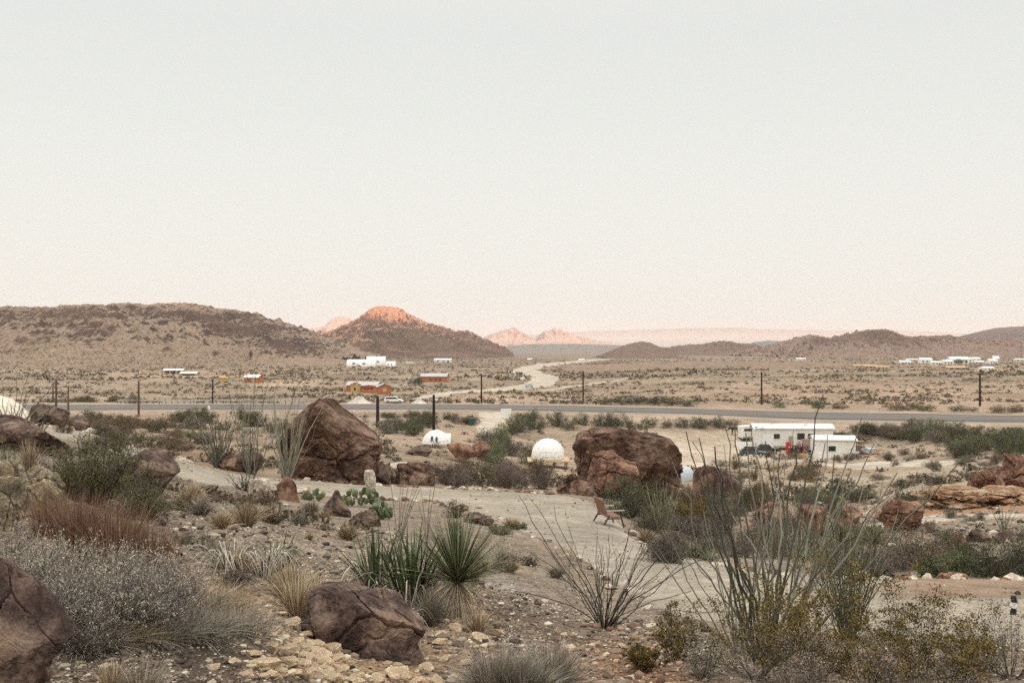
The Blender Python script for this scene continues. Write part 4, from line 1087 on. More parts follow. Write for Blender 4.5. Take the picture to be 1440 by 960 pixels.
# yucca with a skirt of dead leaves
def yucca(name, px, Y, sizepx, label, n=230, seed=1, skirt=True, zc=.25, green='yucca', w=.016):
    r = np.random.default_rng(seed); p = at(px, Y); L = sizepx / F * p.y
    root = empty(name, p, 0, label, 'yucca')
    mb = MB(); rosette(mb, r, n, L, w, .12, 1.5, c=(0, 0, zc), droop=.12, rad=.03); mb.build('blades', MT[green], root)
    if skirt:
        sb = MB(); rosette(sb, r, int(n * .8), L * .62, w * .7, -1.35, .15, c=(0, 0, zc), droop=.5, rad=.02, keel=False); sb.build('dead_skirt', MT['straw'], root)
        tb = MB(); tb.cyl((0, 0, -.05), (0, 0, zc + .03), .05, .06, 10); tb.build('trunk', MT['twig'], root)
    return root


yucca('yucca', 643, 10.8, 112, 'tall spiky yucca with a skirt of dead straw leaves', 330, 340, zc=.42, w=.013)
grassy('dry_grass', 598, 0, 60, 90, 420, 'straw', 'straw-coloured grass between the yucca and the agave', .35, .005, 341, Y=11.6)
grassy('dry_grass', 668, 0, 26, 62, 260, 'straw', 'tall straw plume behind the tall yucca', .2, .005, 345, Y=14.5)
grassy('dry_grass', 606, 0, 50, 50, 600, 'greygrass', 'dark grey mound of dead grass at the foot of the yucca', .5, .005, 342, Y=9.8, t0=0, t1=.5)
grassy('dry_grass', 672, 0, 34, 34, 400, 'straw', 'short straw tuft right below the yucca skirt', .5, .005, 343, Y=9.9)
# agave clumps with pale curled dead leaves
def agave(name, px, Y, hpx, n, label, seed, dead=28, lean=.3, w=.028, mat='agave', deadlen=.9):
    r = np.random.default_rng(seed); p = at(px, Y); h = hpx / F * p.y
    root = empty(name, p, 0, label, 'agave')
    a = r.uniform(0, 2 * PI, n); out = np.stack([np.cos(a), np.sin(a), a * 0], 1); s = lean * r.uniform(.2, 1.3, n); L = h * r.uniform(.7, 1.05, n)
    t = np.linspace(0, 1, 9)[None, :, None]
    th = 1.5 * s[:, None] + (r.uniform(-.9, .7, n) * (.4 + s))[:, None] * np.linspace(0, 1, 9)[None]
    st_ = (L / 8)[:, None, None] * (out[:, None] * np.sin(th)[..., None] + np.array([0, 0, 1.]) * np.cos(th)[..., None]); st_[:, 0] = 0
    sw = np.cross(out, [0, 0, 1.])[:, None] * (L * r.normal(0, .12, n))[:, None, None] * t ** 2
    P = out[:, None] * .05 + np.cumsum(st_, 1) + sw
    Wd = w * np.interp(np.linspace(0, 1, 9), [0, .2, .6, 1], [.8, 1, .8, .06])[None] * r.uniform(.8, 1.2, n)[:, None]
    S = unit(np.cross(out, [0, 0, 1.]) + .15 * r.normal(size=(n, 3))); mb = MB(); tt = r.uniform(0, 1, n)
    mb.ribbons(P, Wd, S, tt); mb.ribbons(P + out[:, None] * w * .18, Wd * .5, unit(S + out * .8), tt * .6); mb.build('blades', MT[mat], root)
    if dead:
        a = r.uniform(0, 2 * PI, dead); out = np.stack([np.cos(a), np.sin(a), a * 0], 1); L = h * deadlen * r.uniform(.6, 1.1, dead)
        P = out[:, None] * (.06 + L[:, None, None] * .75 * t) + np.array([0, 0, 1.]) * (L[:, None, None] * (.55 * np.sin(t * PI * r.uniform(.8, 1.1, dead)[:, None, None]) - .12 * t)) + np.cross(out, [0, 0, 1.])[:, None] * (L * r.normal(0, .35, dead))[:, None, None] * t ** 2
        Wd = w * .6 * np.interp(np.linspace(0, 1, 9), [0, .3, 1], [1, .9, .2])[None] * r.uniform(.6, 1.1, dead)[:, None]
        db = MB(); db.ribbons(P, Wd, unit(np.cross(out, [0, 0, 1.]) + .5 * r.normal(size=(dead, 3))), r.uniform(.2, 1, dead)); db.build('dead_leaves', MT['deadleaf'], root)
    return root


agave('agave', 530, 11.4, 112, 44, 'upright green agave directly behind the angular boulder', 350, dead=40, lean=.45, w=.036)
agave('agave', 575, 11.0, 130, 56, 'fuller green agave between the angular boulder and the yucca', 351, dead=56, lean=.5, deadlen=.95, w=.036)
agave('agave', 390, 10.5, 58, 60, 'drooping yellow green agave above grey dead leaves', 352, dead=26, lean=1.0, w=.02, mat='weed', deadlen=1.0)
agave('agave', 372, 9.5, 36, 4, 'collapsed agave of grey dead leaves below the drooping agave', 353, dead=110, lean=1.2, w=.02, deadlen=2.2)
agave('agave', 325, 8.9, 40, 4, 'curled mass of grey dead agave leaves by the silvery shrub', 354, dead=100, lean=1.2, w=.022, deadlen=2.0)
agave('agave', 558, 8.9, 22, 4, 'pale fallen agave leaves spilling beside the angular boulder', 355, dead=40, lean=1.2, w=.022, deadlen=3.0)
# dry bunch grass: (px, foot row, width, height)
TF = [(262, 716, 32, 30), (283, 724, 30, 28), (312, 745, 24, 26), (346, 742, 34, 36), (272, 700, 26, 22), (318, 800, 44, 40), (338, 812, 34, 34), (435, 752, 8, 8), (488, 757, 34, 24), (437, 722, 24, 20),
      (418, 870, 46, 74), (405, 845, 40, 56), (445, 858, 34, 58), (300, 790, 30, 26), (700, 977, 100, 66), (772, 972, 76, 76), (735, 982, 80, 60), (200, 990, 60, 56), (160, 985, 50, 50), (340, 650, 22, 16),
      (718, 805, 22, 18), (782, 812, 20, 16), (720, 742, 34, 14), (680, 800, 16, 14), (1330, 792, 24, 22), (1285, 780, 20, 18), (1262, 783, 20, 16), (908, 762, 20, 18), (945, 768, 24, 22), (1192, 776, 22, 22), (455, 735, 18, 16), (640, 745, 20, 14)]
TL = ['pale dry tuft on the path side of the gravel slope', 'second pale dry tuft just below the path', 'small pale tuft by itself on open gravel', 'bright straw tuft beside the small thorny bush', 'thin pale tuft near the flat dark rock',
      'grey tan tuft above the collapsed agave', 'darker tan tuft beside the drooping agave', 'tiny tuft on the gravel slope', 'tan tuft in front of the pointed rock', 'tan tuft left of the pointed rock',
      'tall straw tuft leaning on the angular boulder', 'straw tuft below the drooping agave', 'tall straw tuft at the corner of the angular boulder', 'tan tuft at the end of the rust grass', 'broad grey-tan grass mound at the bottom centre',
      'tallest grey-tan grass mound at the bottom edge', 'flattened grey grass mound between two larger mounds', 'pale straw grass at the bottom beneath the silvery shrub', 'thin straw grass at the bottom beside the purple boulder', 'straw tuft at the foot of the pale ocotillo',
      'small tuft on bare ground right of the yucca', 'small tuft beside the near path stones', 'low grey grass on the near path edge past the yucca', 'tiny tuft behind the yucca blades', 'yellow tuft among the dark rocks', 'pale tuft at the foot of the brown bush', 'pale round tuft beside the pale rock',
      'yellow grey tuft behind the path at the bench', 'yellow grey tuft along the gully border', 'straw tuft under the gully yucca', 'short tan tuft beside prickly pears', 'low straw tuft near the path opposite the prickly pears']
for i, ((x, y, w, h), lb) in enumerate(zip(TF, TL)):
    big = i in (14, 15, 16)
    grassy('bunch_grass', x, min(y, 1000), w, h, 1500 if big else 330, 'greygrass' if (big or i % 4 == 1) else 'straw', lb, .5, (1.0 if big else 1.25) / F * gp(x, min(y, 1000)).y, 400 + i, rad=.6 if big else .45, cat='grass tuft')
# dry stalks
def stalks(px, py, tips, label, seed):
    r = np.random.default_rng(seed); p = gp(px, py); root = empty('flower_stalks', p, 0, label, 'dry stalks')
    mb = MB(); lb = MB()
    for (tx, ty) in tips:
        e = np.array([(tx - px) / F * p.y, r.uniform(-.1, .1), (py - ty) / F * p.y]); t = np.linspace(0, 1, 9)[:, None]
        P = e * t + np.array([(tx - px) / F * p.y * .0, 0, 0]) + np.sin(t * PI) * np.array([-e[0] * .12, 0, 0])
        mb.tubes(P[None], np.linspace(1.2, .5, 9)[None] * .006, 4, r.uniform(.3, 1))
        m = 26; q = r.uniform(.45, 1, m)[:, None]; lb.leaves(e * q + r.normal(0, .008, (m, 3)), .03, .008, r, r.uniform(0, 1, m), up=1)
    mb.build('stems', MT['twig'], root); lb.build('seed_heads', MT['straw'], root)


stalks(560, 778, [(547, 660), (563, 668), (569, 665), (579, 662), (596, 668), (611, 652), (590, 664)], 'thin dry flower stalks rising behind the agaves', 460)
stalks(600, 770, [(592, 690), (606, 672), (620, 640), (586, 700)], 'slender dark stalks leaning beside the yucca', 461)
# prickly pear
def pear(px, py, wpx, hpx, n, label, seed):
    r = np.random.default_rng(seed); p = gp(px, py); root = empty('prickly_pear', p, 0, label, 'prickly pear'); Wd = wpx / F * p.y; Hh = hpx / F * p.y
    for k in range(n):
        a = r.uniform(-1, 1); b = r.uniform(-1, 1); s = .2 * r.uniform(.75, 1.15); z = Hh * (1 - .5 * a * a) * r.uniform(.15, .95)
        v, f = ico(3); v = v * np.array([.46, .12, .56]) * s * np.where(v[:, 2:3] < 0, np.array([[.8, 1, 1]]), 1)
        M = np.array((Matrix.Rotation(r.uniform(-1.2, 1.2), 3, 'Z') @ Matrix.Rotation(r.uniform(-.5, .5), 3, 'X') @ Matrix.Rotation(r.uniform(-.5, .5), 3, 'Y')))
        mb = MB(); mb.add(v @ M.T + np.array([a * Wd / 2, b * Wd * .3, z]), f, r.uniform(0, 1)); mb.build('pad', MT['pear'], root, smooth=True)


pear(443, 704, 34, 16, 22, 'small prickly pear left of the pointed rock', 470)
pear(505, 712, 54, 28, 60, 'largest prickly pear behind the pointed rock', 471)
pear(533, 730, 36, 26, 34, 'low prickly pear beside the dark lumpy rock', 472)
# litter of twigs and dry grass in the lower corner
LT = [(150, 4.6, 'straw', 'low straw litter under the silvery shrub'), (210, 4.7, 'greygrass', 'flattened grey grass under the widest silvery shrub'), (265, 4.9, 'greygrass', 'grey grass litter before the small dark pointed rock'), (300, 5.6, 'straw', 'thin straw litter near the round pale rock'),
      (255, 5.6, 'greygrass', 'grey twig litter at the skirt of the low silvery shrub'), (330, 5.2, 'greygrass', 'grey grass litter beside the yellow stones'), (110, 4.5, 'greygrass', 'grey grass litter against the purple boulder'), (290, 6.6, 'straw', 'straw litter between grey agave leaves and silvery shrub')]
for i, (x, Y, m, lb) in enumerate(LT):
    grassy('grass_litter', x, 0, 110, 34, 900, m, lb, 1.1, .0035, 700 + i, Y=Y, rad=1.0, cat='grass tuft', t0=0, t1=.75)
for i, (x, Y, w, h, m, lb) in enumerate([(235, 5.0, 130, 40, 'purple', 'dead twig mat in front of the widest silvery shrub'), (300, 5.9, 90, 30, 'greysage', 'grey twig mat by the small dark pointed rock'), (130, 4.4, 120, 40, 'purple', 'dead twig mat beside the purple brown boulder'), (330, 8.2, 60, 26, 'purple', 'dead brown twigs above the curled agave')]):
    bush('low_shrub', x, 0, w, h, m, lb, 60, 2200, 2.6, 720 + i, Y=Y, twigs=6, twigr=.002)
# small bushes on the near slope
bush('thorn_bush', 383, 733, 46, 40, 'creosote', 'small twiggy thorn bush with rusty leaves on the gravel', 50, 900, 2.2, 480, twigs=6)
for i, (x, y, w, h, lb) in enumerate([(340, 712, 50, 20, 'low rusty leaved plant behind the bright tuft'), (372, 708, 44, 26, 'rusty leaved plant in front of the pale grey rock'), (400, 700, 32, 34, 'orange brown bush against the red brown rock'), (318, 702, 40, 12, 'flat rusty plant beside the flat dark rock')]):
    bush('low_shrub', x, y, w, h, 'brown' if i != 2 else 'creosote', lb, 34, 1500, 2.2, 482 + i, twigs=3)
bush('low_shrub', 345, 690, 66, 52, 'purple', 'leafless dark thorn branches in front of the path', 26, 60, 1.5, 488, twigs=8, twigr=.012)
for i, (x, y, w, h, m, lb) in enumerate([(262, 765, 44, 24, 'greysage', 'low blue grey shrub on the gravel right of the rust grass'), (285, 778, 50, 26, 'greysage', 'second blue grey shrub lying low on the gravel'), (420, 737, 50, 20, 'greysage', 'flat grey shrub below the thorn bush'),
                                         (340, 782, 40, 20, 'purple', 'low brown twig mat above the drooping agave'), (665, 790, 40, 22, 'purple', 'small dead twig mat behind the tall yucca'), (700, 800, 30, 16, 'purple', 'tiny dead shrub on the dark gravel'), (745, 795, 26, 12, 'purple', 'flattened dark weed on the bare slope'), (716, 790, 60, 12, 'brown', 'thin brown weed on the bare slope'),
                                         (640, 728, 34, 30, 'brown', 'brown leafy weed at the path edge behind the yucca'), (705, 752, 40, 14, 'weed', 'low green weed by the near path stones'), (735, 745, 22, 10, 'weed', 'small green weed at the bend of the path')]):
    bush('low_shrub', x, y, w, h, m, lb, 30, 1000, 2.0, 490 + i, twigs=4)
for i, (x, y, w, lb) in enumerate([(665, 735, 24, 'dark jagged stone on the path edge behind the yucca'), (683, 738, 22, 'second dark jagged stone on the path edge'), (694, 745, 14, 'small dark stone at the path bend')]):
    rock_px('rock', x - w / 2, x + w / 2, y - w * .62, y, gp(x, y).y, MT['rock_dark'], lb, cat='rock', sub=4, seed=510 + i)
# young dark ocotillo and the two big ones
ocotillo('ocotillo', 850, 884, 205, 34, .95, 'dark young ocotillo with arching canes standing by the path', 'ocodark', seed=520, th=1.0, curl=.6, branches=.5)
ocotillo('ocotillo', 1072, 934, 375, 21, .62, 'largest ocotillo with long bare canes reaching over the gully', 'ocotillo', 8, 521, 1.5, .25, branches=.6, wob=1.0, side=(.0, 0), k=12, leafsize=.022)
ocotillo('ocotillo', 1092, 930, 350, 12, .35, 'tall ocotillo leaning toward the white trailers', 'ocopale', 14, 522, 1.5, .2, side=(.55, 0), branches=.7, k=12, leafsize=.022)
ocotillo('ocotillo', 1192, 900, 205, 70, .42, 'dense green ocotillo with many thin upright canes', 'ocotillo', 60, 523, 1.0, .3, branches=.5, leafsize=.024)
ocotillo('ocotillo', 1040, 915, 260, 12, .5, 'slanting ocotillo with pale canes crossing the flat-topped boulder', 'ocopale', 6, 524, 1.2, .25, side=(-.55, 0), branches=.5, k=12, leafsize=.02)
# creosote along the bottom corner
CR = [(948, 8.6, 84, 82, 'creosote', 'ochre creosote sprig at the foot of the near gravel slope'), (985, 7.6, 120, 92, 'greysage', 'grey twiggy shrub under the ochre creosote sprig'), (1060, 8.0, 190, 150, 'creosote', 'ochre creosote bush round the foot of the largest ocotillo'),
      (1150, 8.2, 180, 165, 'creosote', 'ochre creosote bush between the two ocotillos'), (1225, 7.6, 150, 120, 'creosote', 'dense olive creosote in front of the dense green ocotillo'), (1290, 8.6, 170, 165, 'creosote', 'open creosote bush against the pale path'),
      (1350, 7.4, 140, 95, 'creosote', 'low creosote bush at the bottom corner'), (1420, 8.0, 150, 130, 'greysage', 'grey green shrub at the bottom corner below the path light'), (1120, 7.0, 170, 90, 'purple', 'dead grey brush under the creosote bushes'), (1270, 6.8, 190, 80, 'purple', 'tangled dead branches along the bottom edge'), (1385, 8.8, 90, 100, 'greysage', 'thin grey shrub before the path light'), (905, 7.9, 60, 40, 'creosote', 'small ochre creosote on the rusty gravel')]
for i, (x, Y, w, h, m, lb) in enumerate(CR):
    open_ = m == 'creosote'
    bush('creosote_bush' if open_ else 'shrub', x, 0, w, h, m, lb, 46 if w > 100 else 26, (3000 if open_ else 1500) * (2 if w > 130 else 1), 3.6 if open_ else 3.0, 530 + i, Y=Y, twigs=3, twigr=.0026, clump=.12 if open_ else .13, low=.35 if open_ else .1, dome=.5, k=7, nstem=30, base=.15)
# ocotillos further off
ocotillo('ocotillo', 402, 672, 125, 40, .42, 'pale ocotillo with thick canes in front of the huge boulder', 'ocopale', 4, 540, 2.0, .12, side=(.12, 0), Y=43, branches=.5)
ocotillo('ocotillo', 352, 664, 178, 22, .34, 'tall green ocotillo left of the huge boulder', 'ocotillo', 22, 541, 1.3, .2, Y=47, leafsize=.07, wob=1.1)
ocotillo('ocotillo', 305, 658, 92, 40, .45, 'greyish ocotillo furthest left of the boulder row', 'ocotillo', 16, 542, 2.2, .2, Y=52, leafsize=.08)
ocotillo('ocotillo', 12, 0, 118, 26, .7, 'arching ocotillo on the flat brown boulder before the white dome', 'ocotillo', 10, 543, 1.7, .6, side=(.3, 0), Y=24, leafsize=.045)
ocotillo('ocotillo', 50, 0, 60, 22, .7, 'smaller ocotillo to the side of the white dome', 'ocodark', 6, 544, 1.5, .5, side=(.1, 0), Y=26, leafsize=.05)
ocotillo('ocotillo', 932, 728, 84, 46, .32, 'yellow green ocotillo beside the dark bush at the flat-topped boulder', 'ocopale', 40, 545, 1.6, .2, Y=33, leafsize=.05)
ocotillo('ocotillo', 1412, 748, 48, 22, .38, 'short ocotillo beside the pale dirt track', 'ocotillo', 6, 546, 1.2, .3, Y=34.5, leafsize=.04)
ocotillo('ocotillo', 1298, 706, 50, 20, .35, 'small grey ocotillo at the end of the orange ledge', 'ocotillo', 6, 547, 1.2, .2, Y=50, leafsize=.06)
ocotillo('ocotillo', 901, 622, 22, 16, .35, 'small ocotillo on the open ground before the trailers', 'ocotillo', 6, 548, 1.2, .2, Y=130, leafsize=.1)
ocotillo('ocotillo', 755, 632, 20, 10, .3, 'tiny ocotillo behind the white dome on its platform', 'ocotillo', 4, 549, 1.2, .2, Y=160, leafsize=.1)
for i, (x, Y, h, lb) in enumerate([(1120, 24, 110, 'thin ocotillo rising from the gully'), (1090, 30, 90, 'ocotillo among the gully shrubs below the red rock'), (1235, 60, 40, 'faint ocotillo before the pale flat')]):
    ocotillo('ocotillo', x, 0, h, 18, .35, lb, 'ocopale', 12, 550 + i, 1.2, .2, Y=Y, leafsize=.05)
# gully yuccas, agave beds, weeds
yucca('yucca', 1229, 28.5, 36, 'green yucca with a pale skirt in front of the large red boulder', 130, 560, zc=.45, w=.022)
yucca('yucca', 1183, 30, 34, 'pale yellow green yucca beside the grey red rock', 130, 561, zc=.4, w=.022, green='weed')
yucca('yucca', 1330, 33, 18, 'tiny yucca by the brown bush', 80, 562, zc=.1, skirt=False, w=.02)
for i, (x, Y, h, n, m, lb) in enumerate([(950, 26.5, 26, 90, 'yucca', 'bed of narrow green agave along the gully border'), (975, 25.6, 30, 90, 'weed', 'yellow green agave bed next to the path stones'), (930, 28, 20, 70, 'weed', 'pale green agave at the end of the border stones'), (1000, 24.6, 22, 60, 'yucca', 'dark green agave against the white border stones'),
                                         (1085, 41, 22, 90, 'yucca', 'bright green agave patch on the red bank'), (1065, 43, 16, 70, 'weed', 'pale agave at the side of the bright green patch'), (1145, 33, 30, 70, 'weed', 'green agave in the middle of the gully'), (1130, 28, 34, 80, 'yucca', 'dark agave low in the gully'), (1160, 26, 30, 60, 'weed', 'light agave below the gully yucca')]):
    agave('agave', x, Y, h, n, lb, 570 + i, dead=20, lean=.9, w=.03, mat=m)
pear(1160, 752, 50, 34, 16, 'prickly pear in the gully below the red rock', 580)
# the dark bush beside the bench and named bushes further out
for i, (x, y, w, h, m, Y, lb) in enumerate([
        (885, 722, 92, 74, 'mesquite', 38, 'dark green bush between the bench and the flat-topped boulder'), (912, 705, 66, 62, 'olive', 41, 'dark bush under the end of the flat-topped boulder'), (968, 712, 84, 42, 'creosote', 46, 'yellowish bush below the pale tent'),
        (1294, 778, 112, 70, 'brown', 24.5, 'wide dark brown bush in front of the small rust red rock'), (1335, 768, 60, 44, 'olive', 26, 'olive bush beside the rust red rock'), (1262, 790, 60, 40, 'purple', 23.5, 'grey dead bush at the gravel border'),
        (1395, 812, 120, 60, 'mesquite', 21.6, 'green bush along the brown gravel border'), (1345, 812, 60, 40, 'weed', 21.8, 'weedy green clump along the brown gravel border'), (1225, 818, 80, 56, 'purple', 21.8, 'purple grey bush at the end of the white border stones'), (1190, 812, 60, 52, 'greysage', 22, 'sage grey bush by the end of the border stones'),
        (1310, 813, 40, 26, 'weed', 21.3, 'low leafy weed on the gravel border'), (1440, 815, 60, 56, 'mesquite', 22, 'green bush beyond the path light'),
        (868, 642, 60, 26, 'mesquite', 60, 'dark shrub on the lower side of the flat-topped boulder')]):
    bush('shrub', x, y, w, h, m, lb, 110, 7000, 2.1, 600 + i, Y=Y, twigs=3, twigr=.006)

# ------------------------------------------------------------------ shrub protos and groups
PROTO = {}
for ki, k in enumerate(['mesquite', 'greysage', 'brown', 'purple', 'olive', 'weed', 'creosote']):
    PROTO[k] = []
    for v_ in range(4):
        r = np.random.default_rng(700 + ki * 10 + v_)
        st, lf = bushgeo(r, 1.0, 1.0, 40, 70, 3800, .062, twigr=.007, twigs=3, dome=.75, clump=.17, low=.08)
        s_ = st.build('stems', MT['twig'], link=False); l_ = lf.build('foliage', MT[k], link=False); PROTO[k].append((s_.data, l_.data))
NSHRUB = [0]


def put(px, py, wpx, hpx, kind, label, group, r, Y=None, cat='shrub'):
    p = gp(px, py) if Y is None else at(px, Y); sm, lm = PROTO[kind][r.integers(4)]
    o = bpy.data.objects.new('shrub', lm); COL.objects.link(o); R1 = wpx / F * p.y / 2; h = hpx / F * p.y
    o.location = (p.x, p.y, p.z - .02 * h); o.scale = (R1, R1 * r.uniform(.8, 1.15), h); o.rotation_euler = (0, 0, r.uniform(0, 6.28))
    tag(o, label, cat, group)
    if hpx > 14:
        s = bpy.data.objects.new('stems', sm); COL.objects.link(s); s.parent = o
    NSHRUB[0] += 1
    return o


def patch(poly, n, wr, hr, kinds, label, group, seed, jit=1):
    """shrubs with their feet inside a box of photograph columns and rows"""
    r = np.random.default_rng(seed); x0, x1, y0, y1 = poly
    for k in range(n):
        x = r.uniform(x0, x1); y = r.uniform(y0, y1); w = r.uniform(*wr); put(x, y, w, r.uniform(*hr), str(r.choice(kinds)), label, group, r)


r = np.random.default_rng(5)
for (x, y, w, h, k) in [(733, 607, 44, 24, 'mesquite'), (752, 603, 38, 26, 'mesquite'), (722, 612, 34, 20, 'mesquite'), (742, 590, 36, 14, 'olive')]:
    put(x, y, w, h, k, 'dark green shrub in the thicket beside the white box by the highway', 'thicket by the white box', r)
for (x, y, w, h, k) in [(784, 597, 38, 22, 'mesquite'), (800, 604, 28, 14, 'mesquite'), (818, 595, 30, 15, 'mesquite'), (845, 597, 34, 16, 'mesquite'), (866, 598, 44, 20, 'mesquite'), (888, 600, 26, 12, 'olive'), (915, 599, 30, 14, 'olive'), (903, 602, 20, 10, 'mesquite'), (940, 600, 26, 12, 'brown'), (960, 600, 30, 13, 'mesquite'), (985, 601, 34, 15, 'mesquite'), (1010, 600, 40, 16, 'mesquite'), (1030, 598, 24, 10, 'brown')]:
    put(x, y, w, h, k, 'green shrub in the row below the highway above the flat-topped boulder', 'shrubs below the highway', r)
for (x, y, w, h, k) in [(868, 569, 36, 12, 'mesquite'), (893, 569, 40, 13, 'mesquite'), (918, 569.5, 40, 12, 'mesquite'), (945, 570, 36, 11, 'olive'), (968, 571, 30, 9, 'mesquite'), (850, 568, 20, 8, 'brown')]:
    put(x, y, w, h, k, 'dark green shrub on the far shoulder of the highway', 'shrubs on the far shoulder', r)
for x, y, w, h in [(1095, 571, 26, 9), (1150, 573, 34, 11), (1180, 574, 26, 9), (1265, 577, 44, 14), (1300, 578, 36, 10), (1285, 575, 26, 9), (1345, 578, 24, 9), (1362, 577, 24, 8), (1405, 580, 34, 11), (1428, 580, 30, 11)]:
    put(x, y, w, h, str(r.choice(['brown', 'olive', 'mesquite', 'greysage'])), 'bush on the far verge of the highway before the sandy rise', 'bushes on the far verge', r)
patch((1175, 1290, 606, 624), 20, (26, 44), (10, 17), ['mesquite', 'olive', 'brown', 'greysage'], 'bush in the thicket between the highway and the white shed', 'thicket behind the shed', 21)
patch((1330, 1450, 619, 642), 26, (34, 56), (14, 25), ['mesquite', 'mesquite', 'mesquite', 'weed', 'olive'], 'green mesquite in the dense thicket under the highway', 'mesquite thicket', 22)
patch((1270, 1345, 604, 630), 12, (26, 44), (12, 22), ['greysage', 'weed', 'mesquite', 'brown'], 'yellow grey bush beside the mesquite thicket', 'bushes beside the mesquite thicket', 23)
patch((540, 570, 598, 612), 5, (24, 38), (12, 20), ['mesquite', 'greysage'], 'shrub behind the utility pole nearest the huge boulder', 'shrubs by the nearest pole', 24)
patch((575, 612, 600, 618), 6, (22, 36), (14, 26), ['mesquite', 'mesquite', 'olive'], 'green shrub at the foot of the taller utility pole', 'shrubs at the taller pole', 25)
patch((590, 668, 588, 600), 12, (16, 28), (8, 14), ['brown', 'brown', 'purple', 'olive'], 'brown shrub along the gravel driveway', 'brown shrubs by the driveway', 26)
patch((535, 585, 584, 592), 6, (14, 26), (6, 11), ['brown', 'olive'], 'low brown shrub just below the highway by the huge boulder', 'brown shrubs below the highway', 27)
patch((672, 705, 620, 632), 5, (26, 40), (22, 34), ['greysage', 'greysage', 'weed'], 'tall wispy grey bush at the end of the driveway', 'wispy bushes', 28)
patch((680, 745, 640, 655), 9, (26, 40), (16, 26), ['greysage', 'purple', 'weed'], 'grey shrub before the white dome on its platform', 'grey shrubs before the dome', 29)
patch((615, 765, 672, 686), 20, (34, 56), (20, 34), ['brown', 'purple', 'purple', 'greysage'], 'dry brown bush lining the valley side of the path', 'dry bushes past the path', 30)
patch((540, 620, 668, 678), 5, (26, 40), (14, 26), ['brown', 'greysage'], 'dry bush behind the angular slab rock', 'dry bushes behind the slab', 31)
patch((95, 300, 592, 606), 16, (28, 46), (12, 22), ['mesquite', 'mesquite', 'olive', 'brown'], 'green shrub in the low ground below the highway on the dome side', 'shrubs in the low ground', 32)
patch((130, 290, 606, 634), 22, (28, 46), (14, 24), ['brown', 'brown', 'olive', 'purple', 'weed'], 'brown olive shrub in the hollow below the rising path', 'shrubs in the hollow', 33)
patch((90, 180, 598, 612), 6, (24, 36), (12, 20), ['brown', 'olive'], 'brown shrub right over the crest of the rising path', 'shrubs over the crest', 34)
patch((340, 400, 592, 612), 6, (22, 36), (12, 22), ['mesquite', 'olive'], 'green shrub seen between the ocotillos', 'shrubs between the ocotillos', 35)
patch((100, 200, 566, 567.6), 6, (22, 34), (8, 13), ['mesquite', 'olive'], 'green shrub beyond the highway guardrail', 'shrubs beyond the guardrail', 36)
patch((890, 1235, 740, 800), 34, (40, 70), (24, 44), ['purple', 'purple', 'greysage', 'brown'], 'purple grey dead shrub filling the gully', 'gully shrubs', 37)
patch((900, 1110, 700, 740), 18, (34, 60), (22, 38), ['purple', 'greysage', 'olive', 'brown'], 'grey brown shrub on the gully bank under the boulders', 'shrubs on the gully bank', 38)
patch((1110, 1235, 690, 745), 10, (26, 44), (16, 28), ['weed', 'greysage', 'mesquite'], 'green grey shrub on the upper gully bank', 'green shrubs on the upper bank', 39)
patch((1240, 1440, 640, 668), 16, (14, 30), (8, 16), ['brown', 'purple', 'greysage'], 'small dry shrub around the pale flat beyond the red boulders', 'dry shrubs round the pale flat', 40)
patch((1180, 1420, 668, 712), 16, (14, 34), (8, 18), ['greysage', 'brown', 'mesquite'], 'small shrub on the sandy slope above the dirt track', 'shrubs on the sandy slope', 41)
patch((1010, 1180, 655, 690), 18, (16, 32), (9, 18), ['brown', 'purple', 'greysage', 'creosote'], 'low brown shrub on the rise before the trailers', 'shrubs on the rise', 42)
patch((1260, 1440, 730, 775), 10, (20, 34), (10, 18), ['greysage', 'purple', 'weed'], 'low grey shrub between the dirt track and the dark rocks', 'shrubs under the dirt track', 43)
patch((1060, 1230, 640, 650), 12, (12, 26), (6, 12), ['brown', 'greysage'], 'low weed clump in front of the trailers', 'weeds in front of the trailers', 44)
put(585, 541, 24, 12, 'mesquite', 'dark green round shrub before the orange barn', 'shrub at the barn', r)
put(1349, 512, 18, 8, 'mesquite', 'dark green shrub before the white ranch buildings', 'shrub at the ranch', r)
put(515, 552, 20, 10, 'mesquite', 'green shrub in front of the orange cottages', 'shrub at the cottages', r)
print('shrubs', NSHRUB[0])


